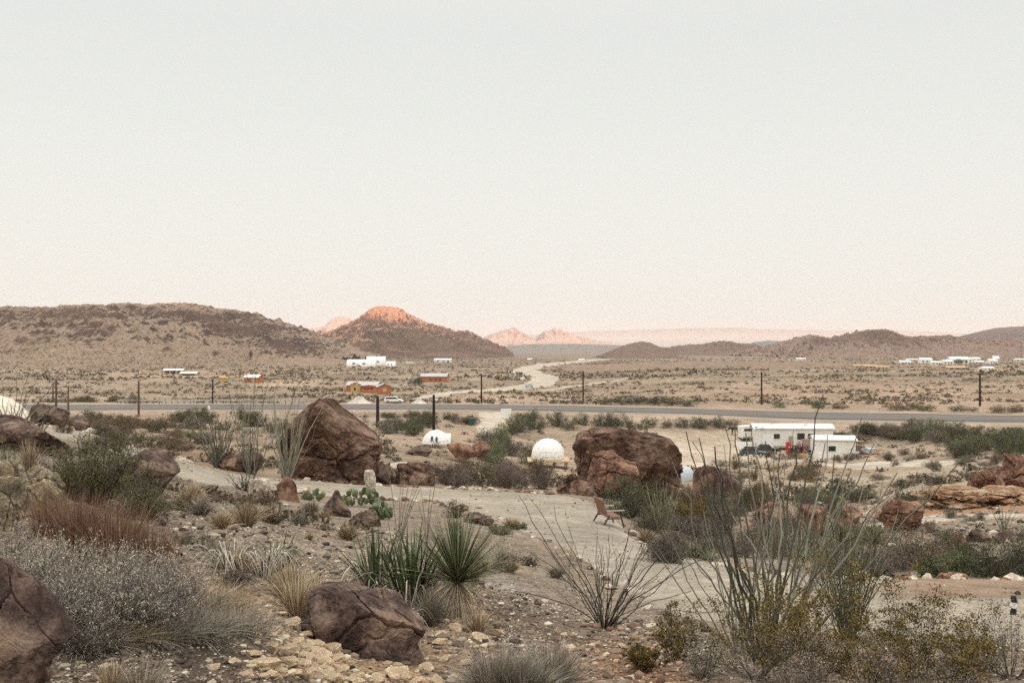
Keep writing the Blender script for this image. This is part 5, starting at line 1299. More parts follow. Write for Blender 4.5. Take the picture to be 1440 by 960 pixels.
# everything smaller is one mass
def scrub(n, lyr, smin, smax, nl, seed, matk, name='desert_scrub', pxr=(-120, 1560)):
    r = np.random.default_rng(seed); Y = np.exp(r.uniform(math.log(lyr[0]), math.log(lyr[1]), n)); px = r.uniform(*pxr, n); X = (px - 720) / F * Y
    d = fb2(X / (Y * .03), Y / (Y.mean() * .02), 3, seed) + .6 * fb2(X / 22, Y / 22, 2, seed + 1)
    ok = 2.2 * d + r.uniform(-.4, .4, n) > .05
    hy = np.interp(X, HW_N[:, 0], HW_N[:, 1]); ok &= ~((Y > hy - 5) & (Y < hy + 25))
    near = Y < 70
    if near.any():
        q = dist_poly(X[near], Y[near], PCs, PWs); ok[np.where(near)[0][q < .5]] = False
    for k, (pts, ws) in TRACKS.items():
        c = resample([W(a, b) for a, b in pts], 120); w = np.interp(np.linspace(0, 1, 120), np.linspace(0, 1, len(ws)), ws) / 2
        ok &= dist_poly(X, Y, c, w) > .4
    for (p, dd, rp, rl) in ((960, 165, 75, .16), (1120, 190, 90, .05), (1240, 108, 90, .08)):
        ok &= ((px - p) / rp) ** 2 + (np.log(Y / dd) / rl) ** 2 > 1
    X, Y = X[ok], Y[ok]; n = len(X); Z = ZT(X, Y); s = r.uniform(smin, smax, n) * r.choice([.5, .8, 1, 2.3], n)
    i = np.repeat(np.arange(n), nl); m = len(i)
    D = r.normal(size=(m, 3)); D = D / np.linalg.norm(D, axis=1, keepdims=True) * (r.uniform(0, 1, m) ** .5)[:, None]; D[:, 2] = np.abs(D[:, 2]) * .8
    C = np.stack([X, Y, Z], 1)[i] + D * s[i][:, None] * .5
    mb = MB(); sz = s[i] * (1.9 / math.sqrt(nl)) * .62
    mb.leaves(C, sz * r.uniform(.6, 1.4, m), sz * .7, r, np.clip(.6 * r.uniform(0, 1, n)[i] + .4 * r.uniform(0, 1, m), 0, 1))
    tag(mb.build(name, MT[matk]), 'low desert scrub dotting the plain and slopes', 'scrub', None, 'stuff'); return n


MT['scrub_a'] = leaf_mat('plain_scrub', [(0, (.06, .055, .035)), (.35, (.1, .088, .055)), (.7, (.15, .12, .08)), (1, (.23, .18, .12))], 0)
MT['scrub_b'] = leaf_mat('valley_scrub', [(0, (.05, .05, .03)), (.4, (.11, .09, .06)), (.8, (.17, .14, .1)), (1, (.28, .24, .17))], 0)
print('scrub', scrub(20000, (268, 520), .35, 1.2, 16, 801, 'scrub_a'), scrub(36000, (500, 1500), .6, 1.7, 8, 802, 'scrub_a'), scrub(6000, (60, 225), .3, 1.0, 44, 803, 'scrub_b'), scrub(1500, (20, 62), .12, .38, 44, 804, 'scrub_b'))


def hill_scrub(n, hillobj, smin, smax, seed, y1):
    """scrub on the faces of a hill"""
    r = np.random.default_rng(seed); me = hillobj.data; nv = len(me.vertices); co = np.empty(nv * 3, np.float32); me.vertices.foreach_get('co', co); co = co.reshape(-1, 3)
    co = co[(co[:, 1] < y1) & (np.abs(co[:, 0] / co[:, 1]) < .6)]
    C0 = co[r.integers(0, len(co), n)] + r.normal(0, 1.2, (n, 3)) * np.array([1, 1, 0])
    s = r.uniform(smin, smax, n); nl = 6; i = np.repeat(np.arange(n), nl); m = len(i)
    D = r.normal(size=(m, 3)) * .4; D[:, 2] = np.abs(D[:, 2])
    mb = MB(); mb.leaves(C0[i] + D * s[i][:, None], s[i] * .7, s[i] * .5, r, np.clip(.7 * r.uniform(0, 1, n)[i] + .3 * r.uniform(0, 1, m), 0, 1))
    tag(mb.build('hill_scrub', MT['scrub_a']), 'sparse scrub growing over the hillsides', 'scrub', None, 'stuff')


hill_scrub(16000, HL[0], .6, 1.5, 811, 1500)
hill_scrub(7000, HL[9], .8, 1.7, 812, 1900)
# ------------------------------------------------------------------ built things
MT['white'] = flat_mat('white_painted_metal', (.78, .77, .72), .6, .05, .6, dirt=(.62, .57, .48)); MT['whiteclean'] = flat_mat('white_canvas', (.8, .8, .78), .55, .05, .6)
MT['glass'] = flat_mat('dark_window_glass', (.025, .028, .03), .15, .1, 1, spec=.5); MT['black'] = flat_mat('black_rubber', (.02, .02, .02), .8)
MT['roofw'] = flat_mat('pale_metal_roof', (.6, .62, .62), .45, .05, .5); MT['roofg'] = flat_mat('grey_metal_roof', (.4, .4, .41), .5, .06, .5)
MT['orange'] = flat_mat('orange_plank_wall', (.42, .15, .065), .8, .12, .6); MT['yellowp'] = flat_mat('yellow_ochre_panel', (.55, .38, .15), .8)
MT['pole'] = flat_mat('dark_creosoted_wood', (.022, .017, .013), .9, .2, 2); MT['poleb'] = flat_mat('brown_weathered_wood', (.1, .06, .042), .9, .2, 2); MT['polel'] = flat_mat('pale_wood', (.48, .38, .26), .85)
MT['red'] = flat_mat('red_paint', (.55, .02, .015), .45); MT['carblack'] = flat_mat('black_car_paint', (.012, .014, .02), .25, .1, 1, spec=.6); MT['carteal'] = flat_mat('dark_teal_car_paint', (.03, .06, .065), .25, .1, 1, spec=.6)
MT['chrome'] = flat_mat('bare_metal', (.45, .45, .45), .35, .05, 3, .8); MT['benchw'] = flat_mat('red_brown_wood', (.24, .125, .085), .75, .25, 14); MT['benchg'] = flat_mat('weathered_grey_wood', (.34, .31, .26), .85, .15, 20)
MT['benchd'] = flat_mat('dark_bench_wood', (.075, .06, .048), .85, .2, 14); MT['horse'] = flat_mat('dark_brown_horse_coat', (.03, .02, .016), .7); MT['green'] = flat_mat('green_tarp', (.03, .33, .18), .5); MT['binp'] = flat_mat('dark_green_plastic', (.02, .08, .05), .5)
MT['tan'] = flat_mat('sun-bleached_board', (.5, .36, .22), .85); MT['blue'] = flat_mat('dark_blue_plastic', (.02, .04, .12), .5); MT['pinkish'] = flat_mat('pinkish_brown_sheet', (.36, .25, .2), .85); MT['tent'] = flat_mat('pale_blue_grey_canvas', (.42, .47, .5), .6)
MT['sand'] = track_mat('white_sand', (.56, .53, .47), (.48, .44, .38), .2)
MT['cream'] = flat_mat('cream_canvas', (.66, .6, .48), .6, .04, .5)
MT['steel'] = flat_mat('galvanised_rail', (.5, .5, .49), .45, .05, 1, .4)


def quad_house(name, px, Y, L, D, Hh, rz, label, wall='orange', roof='roofg', gable='x', rh=1.2, wins=(), door=None, group=None, cat='house', oh=.35, z0=0.0, py=None):
    """gabled building; wins = (face, along, up, w, h); faces f(ront) b l r"""
    p = at(px, Y); root = empty(name, (p.x, p.y, p.z + z0 - .15), rz, label, cat, group)
    mb = MB()
    if gable == 'x':
        mb.prism([(-D / 2, 0), (D / 2, 0), (D / 2, Hh), (0, Hh + rh), (-D / 2, Hh)], -L / 2, L / 2, axis='x')
    else:
        mb.prism([(-L / 2, 0), (L / 2, 0), (L / 2, Hh), (0, Hh + rh), (-L / 2, Hh)], -D / 2, D / 2, axis='y')
    mb.build('wall', MT[wall], root); rb = MB(); t = .12
    S = D if gable == 'x' else L; E = (L if gable == 'x' else D) / 2 + oh; k = rh / (S / 2)
    for s in (-1, 1):
        a = (s * (S / 2 + oh), Hh - k * oh + .03); b = (0, Hh + rh + .03)
        pr = [a, b, (b[0], b[1] + t), (a[0], a[1] + t)]
        rb.prism(pr if s < 0 else pr[::-1], -E, E, axis='x' if gable == 'x' else 'y')
    rb.build('roof', MT[roof], root)
    for (fc, u, z, w, h) in list(wins) + ([door] if door else []):
        wb = MB(); isd = door is not None and (fc, u, z, w, h) == door; g = MB()
        if fc == 'f': c = (u, -D / 2 - .02, z); d = (w, .08, h)
        elif fc == 'b': c = (u, D / 2 + .02, z); d = (w, .08, h)
        elif fc == 'l': c = (-L / 2 - .02, u, z); d = (.08, w, h)
        else: c = (L / 2 + .02, u, z); d = (.08, w, h)
        g.box(c, d); o = g.build('door' if isd else 'window', MT['polel' if isd else 'glass'], root)
        if not isd and cat in ('trailer', 'shed'):
            for (dx, dz, ww, hh) in ((0, h / 2 + .04, w + .16, .08), (0, -h / 2 - .04, w + .16, .08), (w / 2 + .04, 0, .08, h), (-w / 2 - .04, 0, .08, h)):
                if fc in 'fb': wb.box((c[0] + dx, c[1], c[2] + dz), (ww, .12, hh))
                else: wb.box((c[0], c[1] + dx, c[2] + dz), (.12, ww, hh))
            wb.build('frame', MT['white'], o)
    return root


# mobile home, shed
tr = quad_house('mobile_home', 1113, 203, 15.6, 4.2, 3.9, -.05, 'long white mobile home with a green scrap on its roof corner', 'white', 'whiteclean', 'x', .7,
                [('f', -3.4, 2.3, 1.2, 1.0), ('f', 1.4, 2.3, 1.5, 1.3), ('f', 3.3, 2.3, 1.1, 1.1), ('r', 0, 2.6, .8, 1.0)], cat='trailer', z0=.1)
g = MB(); g.box((-6.3, -2.15, 3.9), (.9, .1, .5)); g.box((-7.5, -2.2, 4.0), (.5, .1, .6)); g.build('green_scrap', MT['green'], tr)
g = MB(); g.box((-5.2, -2.18, 1.4), (2.2, .1, 2.6)); g.build('panel', MT['whiteclean'], tr)
g = MB()
for k in range(31): g.box((-7.6 + k * .5, -2.125, 1.9), (.05, .04, 3.6))
g.build('siding_ribs', MT['white'], tr)
for x, y in ((-4, -.6), (-.5, .5), (2.6, -.7), (5.5, .4)):
    g = MB(); g.box((x, y, 4.5), (.5, .4, .4)); g.cyl((x + .5, y, 4.3), (x + .5, y, 4.95), .07, sides=8); g.build('roof_vent', MT['roofg'], tr)
g = MB(); g.box((-.6, -2.15, 1.25), (1.0, .1, 2.1)); o = g.build('door', MT['benchg'], tr); g = MB(); g.cyl((-.25, -2.25, 1.2), (-.25, -2.19, 1.2), .05, sides=8); g.build('handle', MT['chrome'], o)
g = MB(); g.box((-.6, -2.6, .12), (1.3, .8, .24)); g.box((-.6, -2.35, .3), (1.3, .4, .2)); g.build('step', MT['tan'], tr)
g = MB(); g.box((0, -2.14, .16), (15.5, .05, .4)); g.build('skirting', MT['benchg'], tr)
quad_house('shed', 1171, 189.5, 7.4, 5.0, 3.5, -.12, 'white shed with one small dark window joined to the mobile home', 'white', 'roofw', 'x', .6, [('f', -.6, 1.9, 1.35, 1.0)], cat='shed', z0=.1)
g = MB(); g.box((0, 0, 1.5), (2.9, .12, 3.0)); o = g.build('tarp_screen', MT['pinkish']); o.location = at(1138, 196); tag(o, 'pinkish brown screen leaning by the mobile home wall', 'screen')
# white low screen by the truck
g = MB(); pts = [(-1.6, 0), (-1.2, -.5), (0, -.7), (1.4, -.6)]
for (a, b) in zip(pts[:-1], pts[1:]):
    c = ((a[0] + b[0]) / 2, (a[1] + b[1]) / 2, .8); g.box(c, (math.dist(a, b) + .02, .06, 1.6), rz=math.atan2(b[1] - a[1], b[0] - a[0]))
o = g.build('white_fence', MT['whiteclean']); o.location = at(1046, 198); tag(o, 'low curved white fence in front of the box van', 'fence')


def wheel(parent, c, r_, w, ax='y', mat='black'):
    t = MB(); d = (0, w / 2, 0) if ax == 'y' else (w / 2, 0, 0)
    t.cyl((c[0] - d[0], c[1] - d[1], c[2]), (c[0] + d[0], c[1] + d[1], c[2]), r_, sides=20)
    o = t.build('wheel', MT[mat], parent, smooth=False); h = MB()
    h.cyl((c[0] - d[0] * 1.1, c[1] - d[1] * 1.1, c[2]), (c[0] + d[0] * 1.1, c[1] + d[1] * 1.1, c[2]), r_ * .55, sides=12); h.build('rim', MT['chrome'], o); return o


def car(name, px, Y, rz, kind, mat, label, cat):
    p = at(px, Y); root = empty(name, (p.x, p.y, p.z + .02), rz, label, cat)
    if kind == 'pickup':
        L = 5.7; body = [(-2.85, .5), (2.7, .45), (2.85, .6), (2.82, .95), (2.6, 1.08), (1.4, 1.15), (-2.8, 1.12), (-2.87, .7)]
        cab = [(1.35, 1.13), (.75, 1.78), (-.75, 1.82), (-1.05, 1.13)]; wx = (-1.85, 1.85); W_ = 1.95
    elif kind == 'suv':
        L = 4.5; body = [(-2.2, .45), (2.1, .4), (2.25, .6), (2.2, .85), (1.2, 1.0), (-2.15, 1.05), (-2.25, .7)]
        cab = [(1.15, .98), (.4, 1.55), (-1.5, 1.58), (-2.12, 1.03)]; wx = (-1.35, 1.4); W_ = 1.8
    else:
        L = 5.2; body = [(-2.5, .5), (2.5, .45), (2.6, .9), (1.5, 1.1), (-2.55, 1.12), (-2.6, .6)]
        cab = [(1.4, 1.1), (.8, 1.75), (-2.2, 1.8), (-2.5, 1.1)]; wx = (-1.6, 1.65); W_ = 1.9
    b = MB(); b.prism(body, -W_ / 2, W_ / 2); o = b.build('body', MT[mat], root)
    md = o.modifiers.new('b', 'BEVEL'); md.width = .07; md.segments = 2
    c = MB(); c.prism(cab, -W_ / 2 + .12, W_ / 2 - .12); cb = c.build('cab', MT[mat], root); md = cb.modifiers.new('b', 'BEVEL'); md.width = .06; md.segments = 2
    cc = np.array(cab).mean(0)
    side = [tuple(cc + (np.array(q) - cc) * np.array([.86, .74])) for q in cab]
    w = MB(); w.prism(side, -W_ / 2 + .105, W_ / 2 - .105); w.build('side_window', MT['glass'], root)
    w = MB(); a, d = np.array(cab[0]), np.array(cab[1]); m = (a + d) / 2; an = math.atan2(d[1] - a[1], d[0] - a[0])
    w.box((m[0] + .02, 0, m[1] + .03), (math.dist(a, d) * .8, W_ - .45, .03), ry=-an + PI); w.build('windscreen', MT['glass'], root)
    if kind == 'pickup':
        w = MB(); w.box((-1.95, 0, 1.125), (1.6, 1.6, .04)); w.build('bed', MT['black'], root)
    for x in wx:
        for s in (-1, 1): wheel(root, (x, s * (W_ / 2 - .08), .38), .38, .24)
    for s in (-1, 1):
        w = MB(); w.box((L / 2 - .04, s * (W_ / 2 - .3), .82), (.08, .34, .16)); w.build('headlight', MT['whiteclean'], root)
        w = MB(); w.box((-L / 2 + .0, s * (W_ / 2 - .2), .9), (.08, .2, .3)); w.build('tail_light', MT['red'], root)
    return root


car('pickup_truck', 1075, 196.5, -.06, 'pickup', 'carblack', 'black pickup truck parked in front of the mobile home', 'pickup truck')
sv = car('parked_car', 1058, 179, -.18, 'suv', 'carteal', 'dark teal hatchback parked below the black pickup', 'car')
g = MB(); g.box((-.5, 0, 1.68), (1.8, 1.2, .14)); g.build('roof_rack', MT['black'], sv)
car('parked_car', 554, 268, .0, 'van', 'whiteclean', 'white car standing by the highway in front of the orange cottages', 'car')
# box van
p = at(1049, 206); bv = empty('box_van', p, .05, 'white box van parked at the end of the mobile home', 'van')
g = MB(); g.box((0, 0, 1.75), (2.5, 3.4, 2.3)); g.build('body', MT['white'], bv); g = MB(); g.box((0, -1.72, 2.3), (1.7, .06, .5)); g.build('window', MT['glass'], bv)
g = MB(); g.box((0, -1.73, .75), (2.2, .08, .12)); g.build('bumper', MT['black'], bv); g = MB(); g.box((.2, 0, 2.95), (2.7, 3.6, .1)); g.build('roof', MT['whiteclean'], bv)
for x in (-.95, .95):
    for y in (-1.1, 1.1): wheel(bv, (x, y, .42), .42, .26, 'x')


# horse
def skinned(name, v, e, rad, mat, root=0):
    bm = bmesh.new(); ly = bm.verts.layers.skin.verify(); bv_ = [bm.verts.new(q) for q in v]
    for q, rr in zip(bv_, rad): q[ly].radius = (rr, rr)
    bv_[root][ly].use_root = True
    for a, b in e: bm.edges.new((bv_[a], bv_[b]))
    me = bpy.data.meshes.new(name); bm.to_mesh(me); bm.free(); o = bpy.data.objects.new(name, me); COL.objects.link(o)
    o.modifiers.new('s', 'SKIN'); u = o.modifiers.new('u', 'SUBSURF'); u.levels = 2; u.render_levels = 2
    dg = bpy.context.evaluated_depsgraph_get(); m2 = bpy.data.meshes.new_from_object(o.evaluated_get(dg)); o.modifiers.clear(); o.data = m2
    m2.materials.clear(); m2.materials.append(MT[mat]); m2.polygons.foreach_set('use_smooth', [True] * len(m2.polygons)); return o


V_ = [(0, 0, 1.35), (-.62, 0, 1.38), (.55, 0, 1.36), (.95, 0, 1.5), (1.28, 0, 1.42), (1.55, 0, 1.1), (1.64, 0, .96), (.55, .2, 1.05), (.57, .2, .55), (.55, .2, .06), (.5, -.2, 1.05), (.62, -.2, .55), (.6, -.2, .06),
      (-.72, .2, 1.05), (-.62, .2, .78), (-.8, .2, .48), (-.74, .2, .06), (-.7, -.2, 1.05), (-.55, -.2, .78), (-.72, -.2, .48), (-.68, -.2, .06), (-.95, 0, 1.2), (-1.02, 0, .75), (1.27, .08, 1.6), (1.27, -.08, 1.6)]
E_ = [(0, 1), (0, 2), (2, 3), (3, 4), (4, 5), (5, 6), (2, 7), (7, 8), (8, 9), (2, 10), (10, 11), (11, 12), (1, 13), (13, 14), (14, 15), (15, 16), (1, 17), (17, 18), (18, 19), (19, 20), (1, 21), (21, 22), (4, 23), (4, 24)]
o = skinned('horse', V_, E_, [.33, .34, .33, .22, .16, .11, .08, .14, .07, .06, .14, .07, .06, .18, .11, .07, .06, .18, .11, .07, .06, .08, .06, .03, .03], 'horse')
o.location = at(1033.5, 209); o.rotation_euler = (0, 0, PI + .15); tag(o, 'dark brown horse standing beside the box van', 'horse')
# clutter round the trailers
g = MB(); g.box((0, 0, 1.2), (.8, .7, 2.4)); o = g.build('red_cabinet', MT['red']); o.location = at(1108.5, 197); tag(o, 'tall bright red cabinet by the mobile home', 'cabinet')
h = MB()
for z in (.7, 1.35, 2.0): h.box((0, -.42, z), (.78, .05, .5))
h.build('drawer', MT['red'], o)
h = MB(); h.box((0.05, -.46, 1.45), (.3, .02, .25)); h.build('sticker', MT['whiteclean'], o)


def motorbike(px, Y, rz, label, s=1.0, mat='black'):
    p = at(px, Y); root = empty('motorcycle', p, rz, label, 'motorcycle', scale=s)
    for x in (-.72, .72):
        t = MB(); n = 24; a = np.arange(n) * 2 * PI / n
        for k in range(n):
            q = (a[k], a[(k + 1) % n]); t.cyl((x + .3 * math.cos(q[0]), 0, .34 + .3 * math.sin(q[0])), (x + .3 * math.cos(q[1]), 0, .34 + .3 * math.sin(q[1])), .055, sides=6, caps=False)
        w = t.build('wheel', MT['black'], root); t = MB(); t.cyl((x, -.04, .34), (x, .04, .34), .2, sides=16); t.build('hub', MT['chrome'], w)
    t = MB(); t.cyl((.72, 0, .34), (.45, 0, 1.0), .04); t.cyl((.45, -.35, 1.02), (.45, .35, 1.02), .03); t.cyl((-.72, 0, .34), (-.1, 0, .5), .04); t.cyl((-.1, 0, .4), (.45, 0, .85), .05); t.build('frame', MT['chrome'], root)
    t = MB(); t.prism([(-.2, .3), (.3, .3), (.35, .62), (-.25, .6)], -.15, .15); t.build('engine', MT['chrome'], root)
    t = MB(); t.prism([(-.1, .7), (.4, .72), (.38, .95), (.1, 1.0), (-.1, .82)], -.14, .14); t.build('tank', MT[mat], root)
    t = MB(); t.prism([(-.85, .72), (-.1, .7), (-.1, .8), (-.8, .86)], -.13, .13); t.build('seat', MT['black'], root); return root


motorbike(1118, 191, .1, 'black motorcycle nearest the red cabinet', 1.3); motorbike(1129, 189.5, -.2, 'red-tanked motorcycle beside the pinkish screen', 1.3, 'red'); motorbike(1137, 191.5, .3, 'black motorcycle at the shed wall', 1.3)
r = np.random.default_rng(3)
JK = [('crate', 1128, 184.5, (1.9, 1.0, 1.1), 'tan', 'pale wooden crate in front of the motorcycles'), ('box', 1101, 193, (.6, .5, .4), 'red', 'low red box beside the red cabinet'), ('box', 1098, 191, (.9, .5, .5), 'pinkish', 'pinkish box beside the pickup truck'),
      ('cooler', 1205, 187, (.7, .6, .9), 'whiteclean', 'white cooler beside the shed corner'), ('drum', 1199, 190, (.8, .8, 1.2), 'blue', 'dark blue drum beyond the shed'), ('box', 1206, 192, (.7, .6, 1.3), 'benchw', 'red brown box beyond the shed on the junk heap'),
      ('box', 1213, 190, (.9, .7, 1.3), 'carblack', 'dark box beside the blue tarp'), ('box', 1153, 181.5, (.45, .45, 1.3), 'whiteclean', 'narrow white box standing in the weeds'), ('table', 1209, 194, (1.6, .8, 1.9), 'tan', 'wooden table top on the junk heap'), ('box', 1111, 198, (.9, .8, .9), 'black', 'black box beside the red cabinet'),
      ('box', 1122, 196, (1.4, .8, 1.6), 'carblack', 'dark heap of covered goods behind the motorcycles'), ('box', 1124, 195, (.5, .5, 2.1), 'pinkish', 'upright brown box behind the motorcycles')]
for (nm, x, Y, d, m, lb) in JK:
    p = at(x, Y); g = MB(); rz = r.uniform(-.4, .4)
    if nm == 'crate':
        for z in np.linspace(.08, d[2] - .08, 5): g.box((0, -d[1] / 2, z), (d[0], .05, .13)); g.box((0, d[1] / 2, z), (d[0], .05, .13)); g.box((-d[0] / 2, 0, z), (.05, d[1], .13)); g.box((d[0] / 2, 0, z), (.05, d[1], .13))
        for a in (-1, 1):
            for b in (-1, 1): g.box((a * (d[0] / 2 - .06), b * (d[1] / 2 - .06), d[2] / 2), (.1, .1, d[2]))
        g.box((0, 0, .06), (d[0] - .1, d[1] - .1, .05))
    elif nm == 'drum':
        g.cyl((0, 0, 0), (0, 0, d[2]), d[0] / 2, sides=20)
        for z in (.02, d[2] / 3, 2 * d[2] / 3, d[2] - .04): g.cyl((0, 0, z), (0, 0, z + .04), d[0] / 2 + .03, sides=20)
    elif nm == 'table':
        g.box((0, 0, d[2]), (d[0], d[1], .08))
        for a in (-1, 1):
            for b in (-1, 1): g.box((a * (d[0] / 2 - .08), b * (d[1] / 2 - .08), d[2] / 2 - .02), (.08, .08, d[2] - .05))
    else:
        g.box((0, 0, d[2] / 2), d, taper=.94); g.box((0, 0, d[2] + .03), (d[0] * 1.04, d[1] * 1.04, .06))
    o = g.build({'box': 'storage_box'}.get(nm, nm), MT[m]); o.location = p; o.rotation_euler = (0, 0, rz); tag(o, lb, nm, 'clutter round the trailers')
# scrap heap between the red cabinet and the shed
p = at(1126, 194.5); sh = empty('scrap_heap', p, 0, 'tall dark heap of scrap metal and bicycles between the red cabinet and the shed', 'scrap heap'); rq = np.random.default_rng(12)
for nm, m, cnt in (('bars', 'black', 60), ('tins', 'red', 9), ('sheets', 'chrome', 7), ('rags', 'benchd', 14)):
    g = MB()
    for k in range(cnt):
        x = rq.uniform(-2.1, 2.1); z = rq.uniform(0, 2.7) * (1 - abs(x) / 2.8); y = rq.uniform(-.7, .7)
        if nm == 'bars': g.cyl((x, y, z), (x + rq.uniform(-.9, .9), y + rq.uniform(-.4, .4), max(0, z + rq.uniform(-.7, .8))), .05, sides=5)
        else: g.box((x, y - .2, z * .8 + .15), (rq.uniform(.2, .6), .3, rq.uniform(.15, .5)), rz=rq.uniform(-1, 1), ry=rq.uniform(-.5, .5))
    g.build(nm, MT[m], sh)
for k in range(5):
    x = rq.uniform(-1.8, 1.8); z = .35 + rq.uniform(0, 1.2); wheel(sh, (x, -1.0, z), .36, .12)
# pale tarp and trailer load
g = MB(); v, f = rock_shape(77, (3.0, 1.8, 1.3), 4, 5, .05, box=.5); g.add(v + np.array([0, 0, .55]), f); o = g.build('tarp_heap', MT['tent'], smooth=True); o.location = at(1222, 188.5); tag(o, 'pale blue tarp thrown over a heap beyond the shed', 'tarp')
for i, (x, Y, s) in enumerate([(1230, 187, 1.4), (1236, 190, 1.0), (1218, 184, .8)]):
    g = MB()
    for k in range(5): g.box((r.uniform(-.3, .3), r.uniform(-.2, .2), .06 + .1 * k), (1.6 * s, .35, .07), rz=r.uniform(-.4, .4))
    o = g.build('lumber_pile', MT['tan']); o.location = at(x, Y); tag(o, ['pile of pale boards next to the blue tarp', 'smaller pile of boards at the edge of the thicket', 'few loose boards before the junk heap'][i], 'boards')


# domes
def dome(px, Y, wpx, hpx, label, mat='whiteclean', platform=False, seed=1, door=None, ribs=12, dz=0.0):
    p = at(px, Y); R1 = wpx / F * p.y / 2; hh = hpx / F * p.y; root = empty('dome_tent', (p.x, p.y, p.z + dz), 0, label, 'dome tent')
    bm = bmesh.new(); bmesh.ops.create_icosphere(bm, subdivisions=3, radius=R1); cut = R1 - hh if hh > R1 else 0
    v = np.array([q.co[:] for q in bm.verts]); f = np.array([[q.index for q in ff.verts] for ff in bm.faces]); bm.free()
    z0 = -(hh - R1); v[:, 2] = np.maximum(v[:, 2], z0) - z0; v[:, 2] *= hh / (R1 - z0); mb = MB(); mb.add(v, f); o = mb.build('cover', MT[mat], root)
    e = MB(); ed = set()
    for t in f:
        for a, b in ((t[0], t[1]), (t[1], t[2]), (t[2], t[0])):
            if (min(a, b), max(a, b)) in ed or v[a][2] < .01 and v[b][2] < .01: continue
            ed.add((min(a, b), max(a, b)))
            if (a * 7 + b * 3) % 2 == 0: e.cyl(v[a] * 1.002, v[b] * 1.002, .012 * R1, sides=4, caps=False)
    e.build('seams', MT['white'], root)
    if px > 600 and not platform:
        for u_, z_ in ((-.22, .42), (.12, .36)):
            g = MB(); g.box((u_ * R1, -R1 * .86, z_ * hh), (.16 * R1, .2 * R1, .34 * hh), rx=-.35); g.build('window', MT['glass'], root)
    if platform:
        g = MB(); g.box((.0, 0, -.12), (R1 * 2.5, R1 * 2.3, .14)); g.build('deck', MT['tan'], root)
        g = MB()
        for a in (-1, -.35, .35, 1):
            for b in (-1, 1): g.box((a * R1 * 1.1, b * R1, -.7), (.14, .14, 1.05))
        g.build('posts', MT['poleb'], root)
    if door:
        g = MB(); g.cyl((door[0] * R1, -R1 * .15, 0), (door[0] * R1, -R1 * .15, 0.001), .01); g = MB(); n = 14
        a = np.linspace(0, PI, n); w = door[1] * R1
        prof = [(w * math.cos(q), hh * door[2] * math.sin(q)) for q in a]
        g.prism([(x * 1.0, z) for x, z in prof], door[0] * R1, door[0] * R1 + .55 * R1 * (1 if door[0] > 0 else -1), axis='x'); g.build('entrance', MT[mat], root)
    return root


dome(770.5, 128, 46, 28.5, 'white dome tent standing on a wooden platform', platform=True, dz=1.0)
dome(613, 140, 38, 19, 'white dome tent half hidden behind the utility pole', door=(.55, .4, .75), dz=.35)
dome(-8, 44, 94, 37, 'large cream dome tent beyond the flat brown boulder', 'cream', dz=.42, platform=True)
g = MB(); n = 16; a = np.linspace(0, PI, n); g.prism([(1.0 * math.cos(q), 1.35 * math.sin(q)) for q in a], -1.3, 1.3, axis='y'); o = g.build('tent', MT['tent']); o.location = at(957, 106, .1); o.rotation_euler = (0, 0, -.7); tag(o, 'pale blue grey tent between the brown boulders', 'tent')
g = MB(); g.box((0, 0, -.05), (2.0, 2.2, .05)); g.box((0, -1.32, .4), (.05, .06, .8)); g.build('base', MT['benchg'], o)

# white box by the highway, bin, posts
p = at(711.5, 225); bx = empty('white_box', p, .03, 'large white square box by the highway driveway', 'box')
g = MB(); g.box((0, 0, 1.05), (2.3, 1.4, 2.0)); g.build('body', MT['whiteclean'], bx); g = MB()
for x in (-1.0, 0, 1.0): g.box((x, -.73, 1.05), (.06, .06, 1.9))
g.build('ribs', MT['white'], bx); g = MB(); g.box((0, 0, 2.1), (2.4, 1.5, .1)); g.build('lid', MT['white'], bx)
p = at(663, 203); bn = empty('waste_bin', p, .2, 'dark green waste bin beside the gravel driveway', 'bin'); g = MB(); g.box((0, 0, .75), (1.0, .8, 1.3), taper=1.12); g.build('body', MT['binp'], bn); g = MB(); g.box((0, 0, 1.47), (1.2, .95, .12), rx=.12); g.build('lid', MT['binp'], bn)
for s in (-.35, .35): wheel(bn, (s, .38, .14), .14, .08, 'x')


def pole(px, Y, top, label, mat='pole', r0=.16, arm=True, group='utility poles', light=False, base=None):
    p = at(px, Y); h = (HZ - top) / F * Y - p.z; root = empty('utility_pole', (p.x, p.y, p.z - .2), .05, label, 'utility pole', group)
    g = MB(); g.cyl((0, 0, 0), (0, 0, h + .2), r0, r0 * .75, sides=10); g.build('pole', MT[mat], root)
    if arm:
        g = MB(); g.box((0, -.15, h - .35), (1.9, .1, .12)); g.build('crossarm', MT[mat], root)
        for x in (-.85, 0, .85):
            g = MB(); z = h + (.2 if x == 0 else -.29); g.cyl((x, -.15 if x else 0, z), (x, -.15 if x else 0, z + .18), .06, .04, sides=8); g.build('insulator', MT['chrome'], root)
    return root


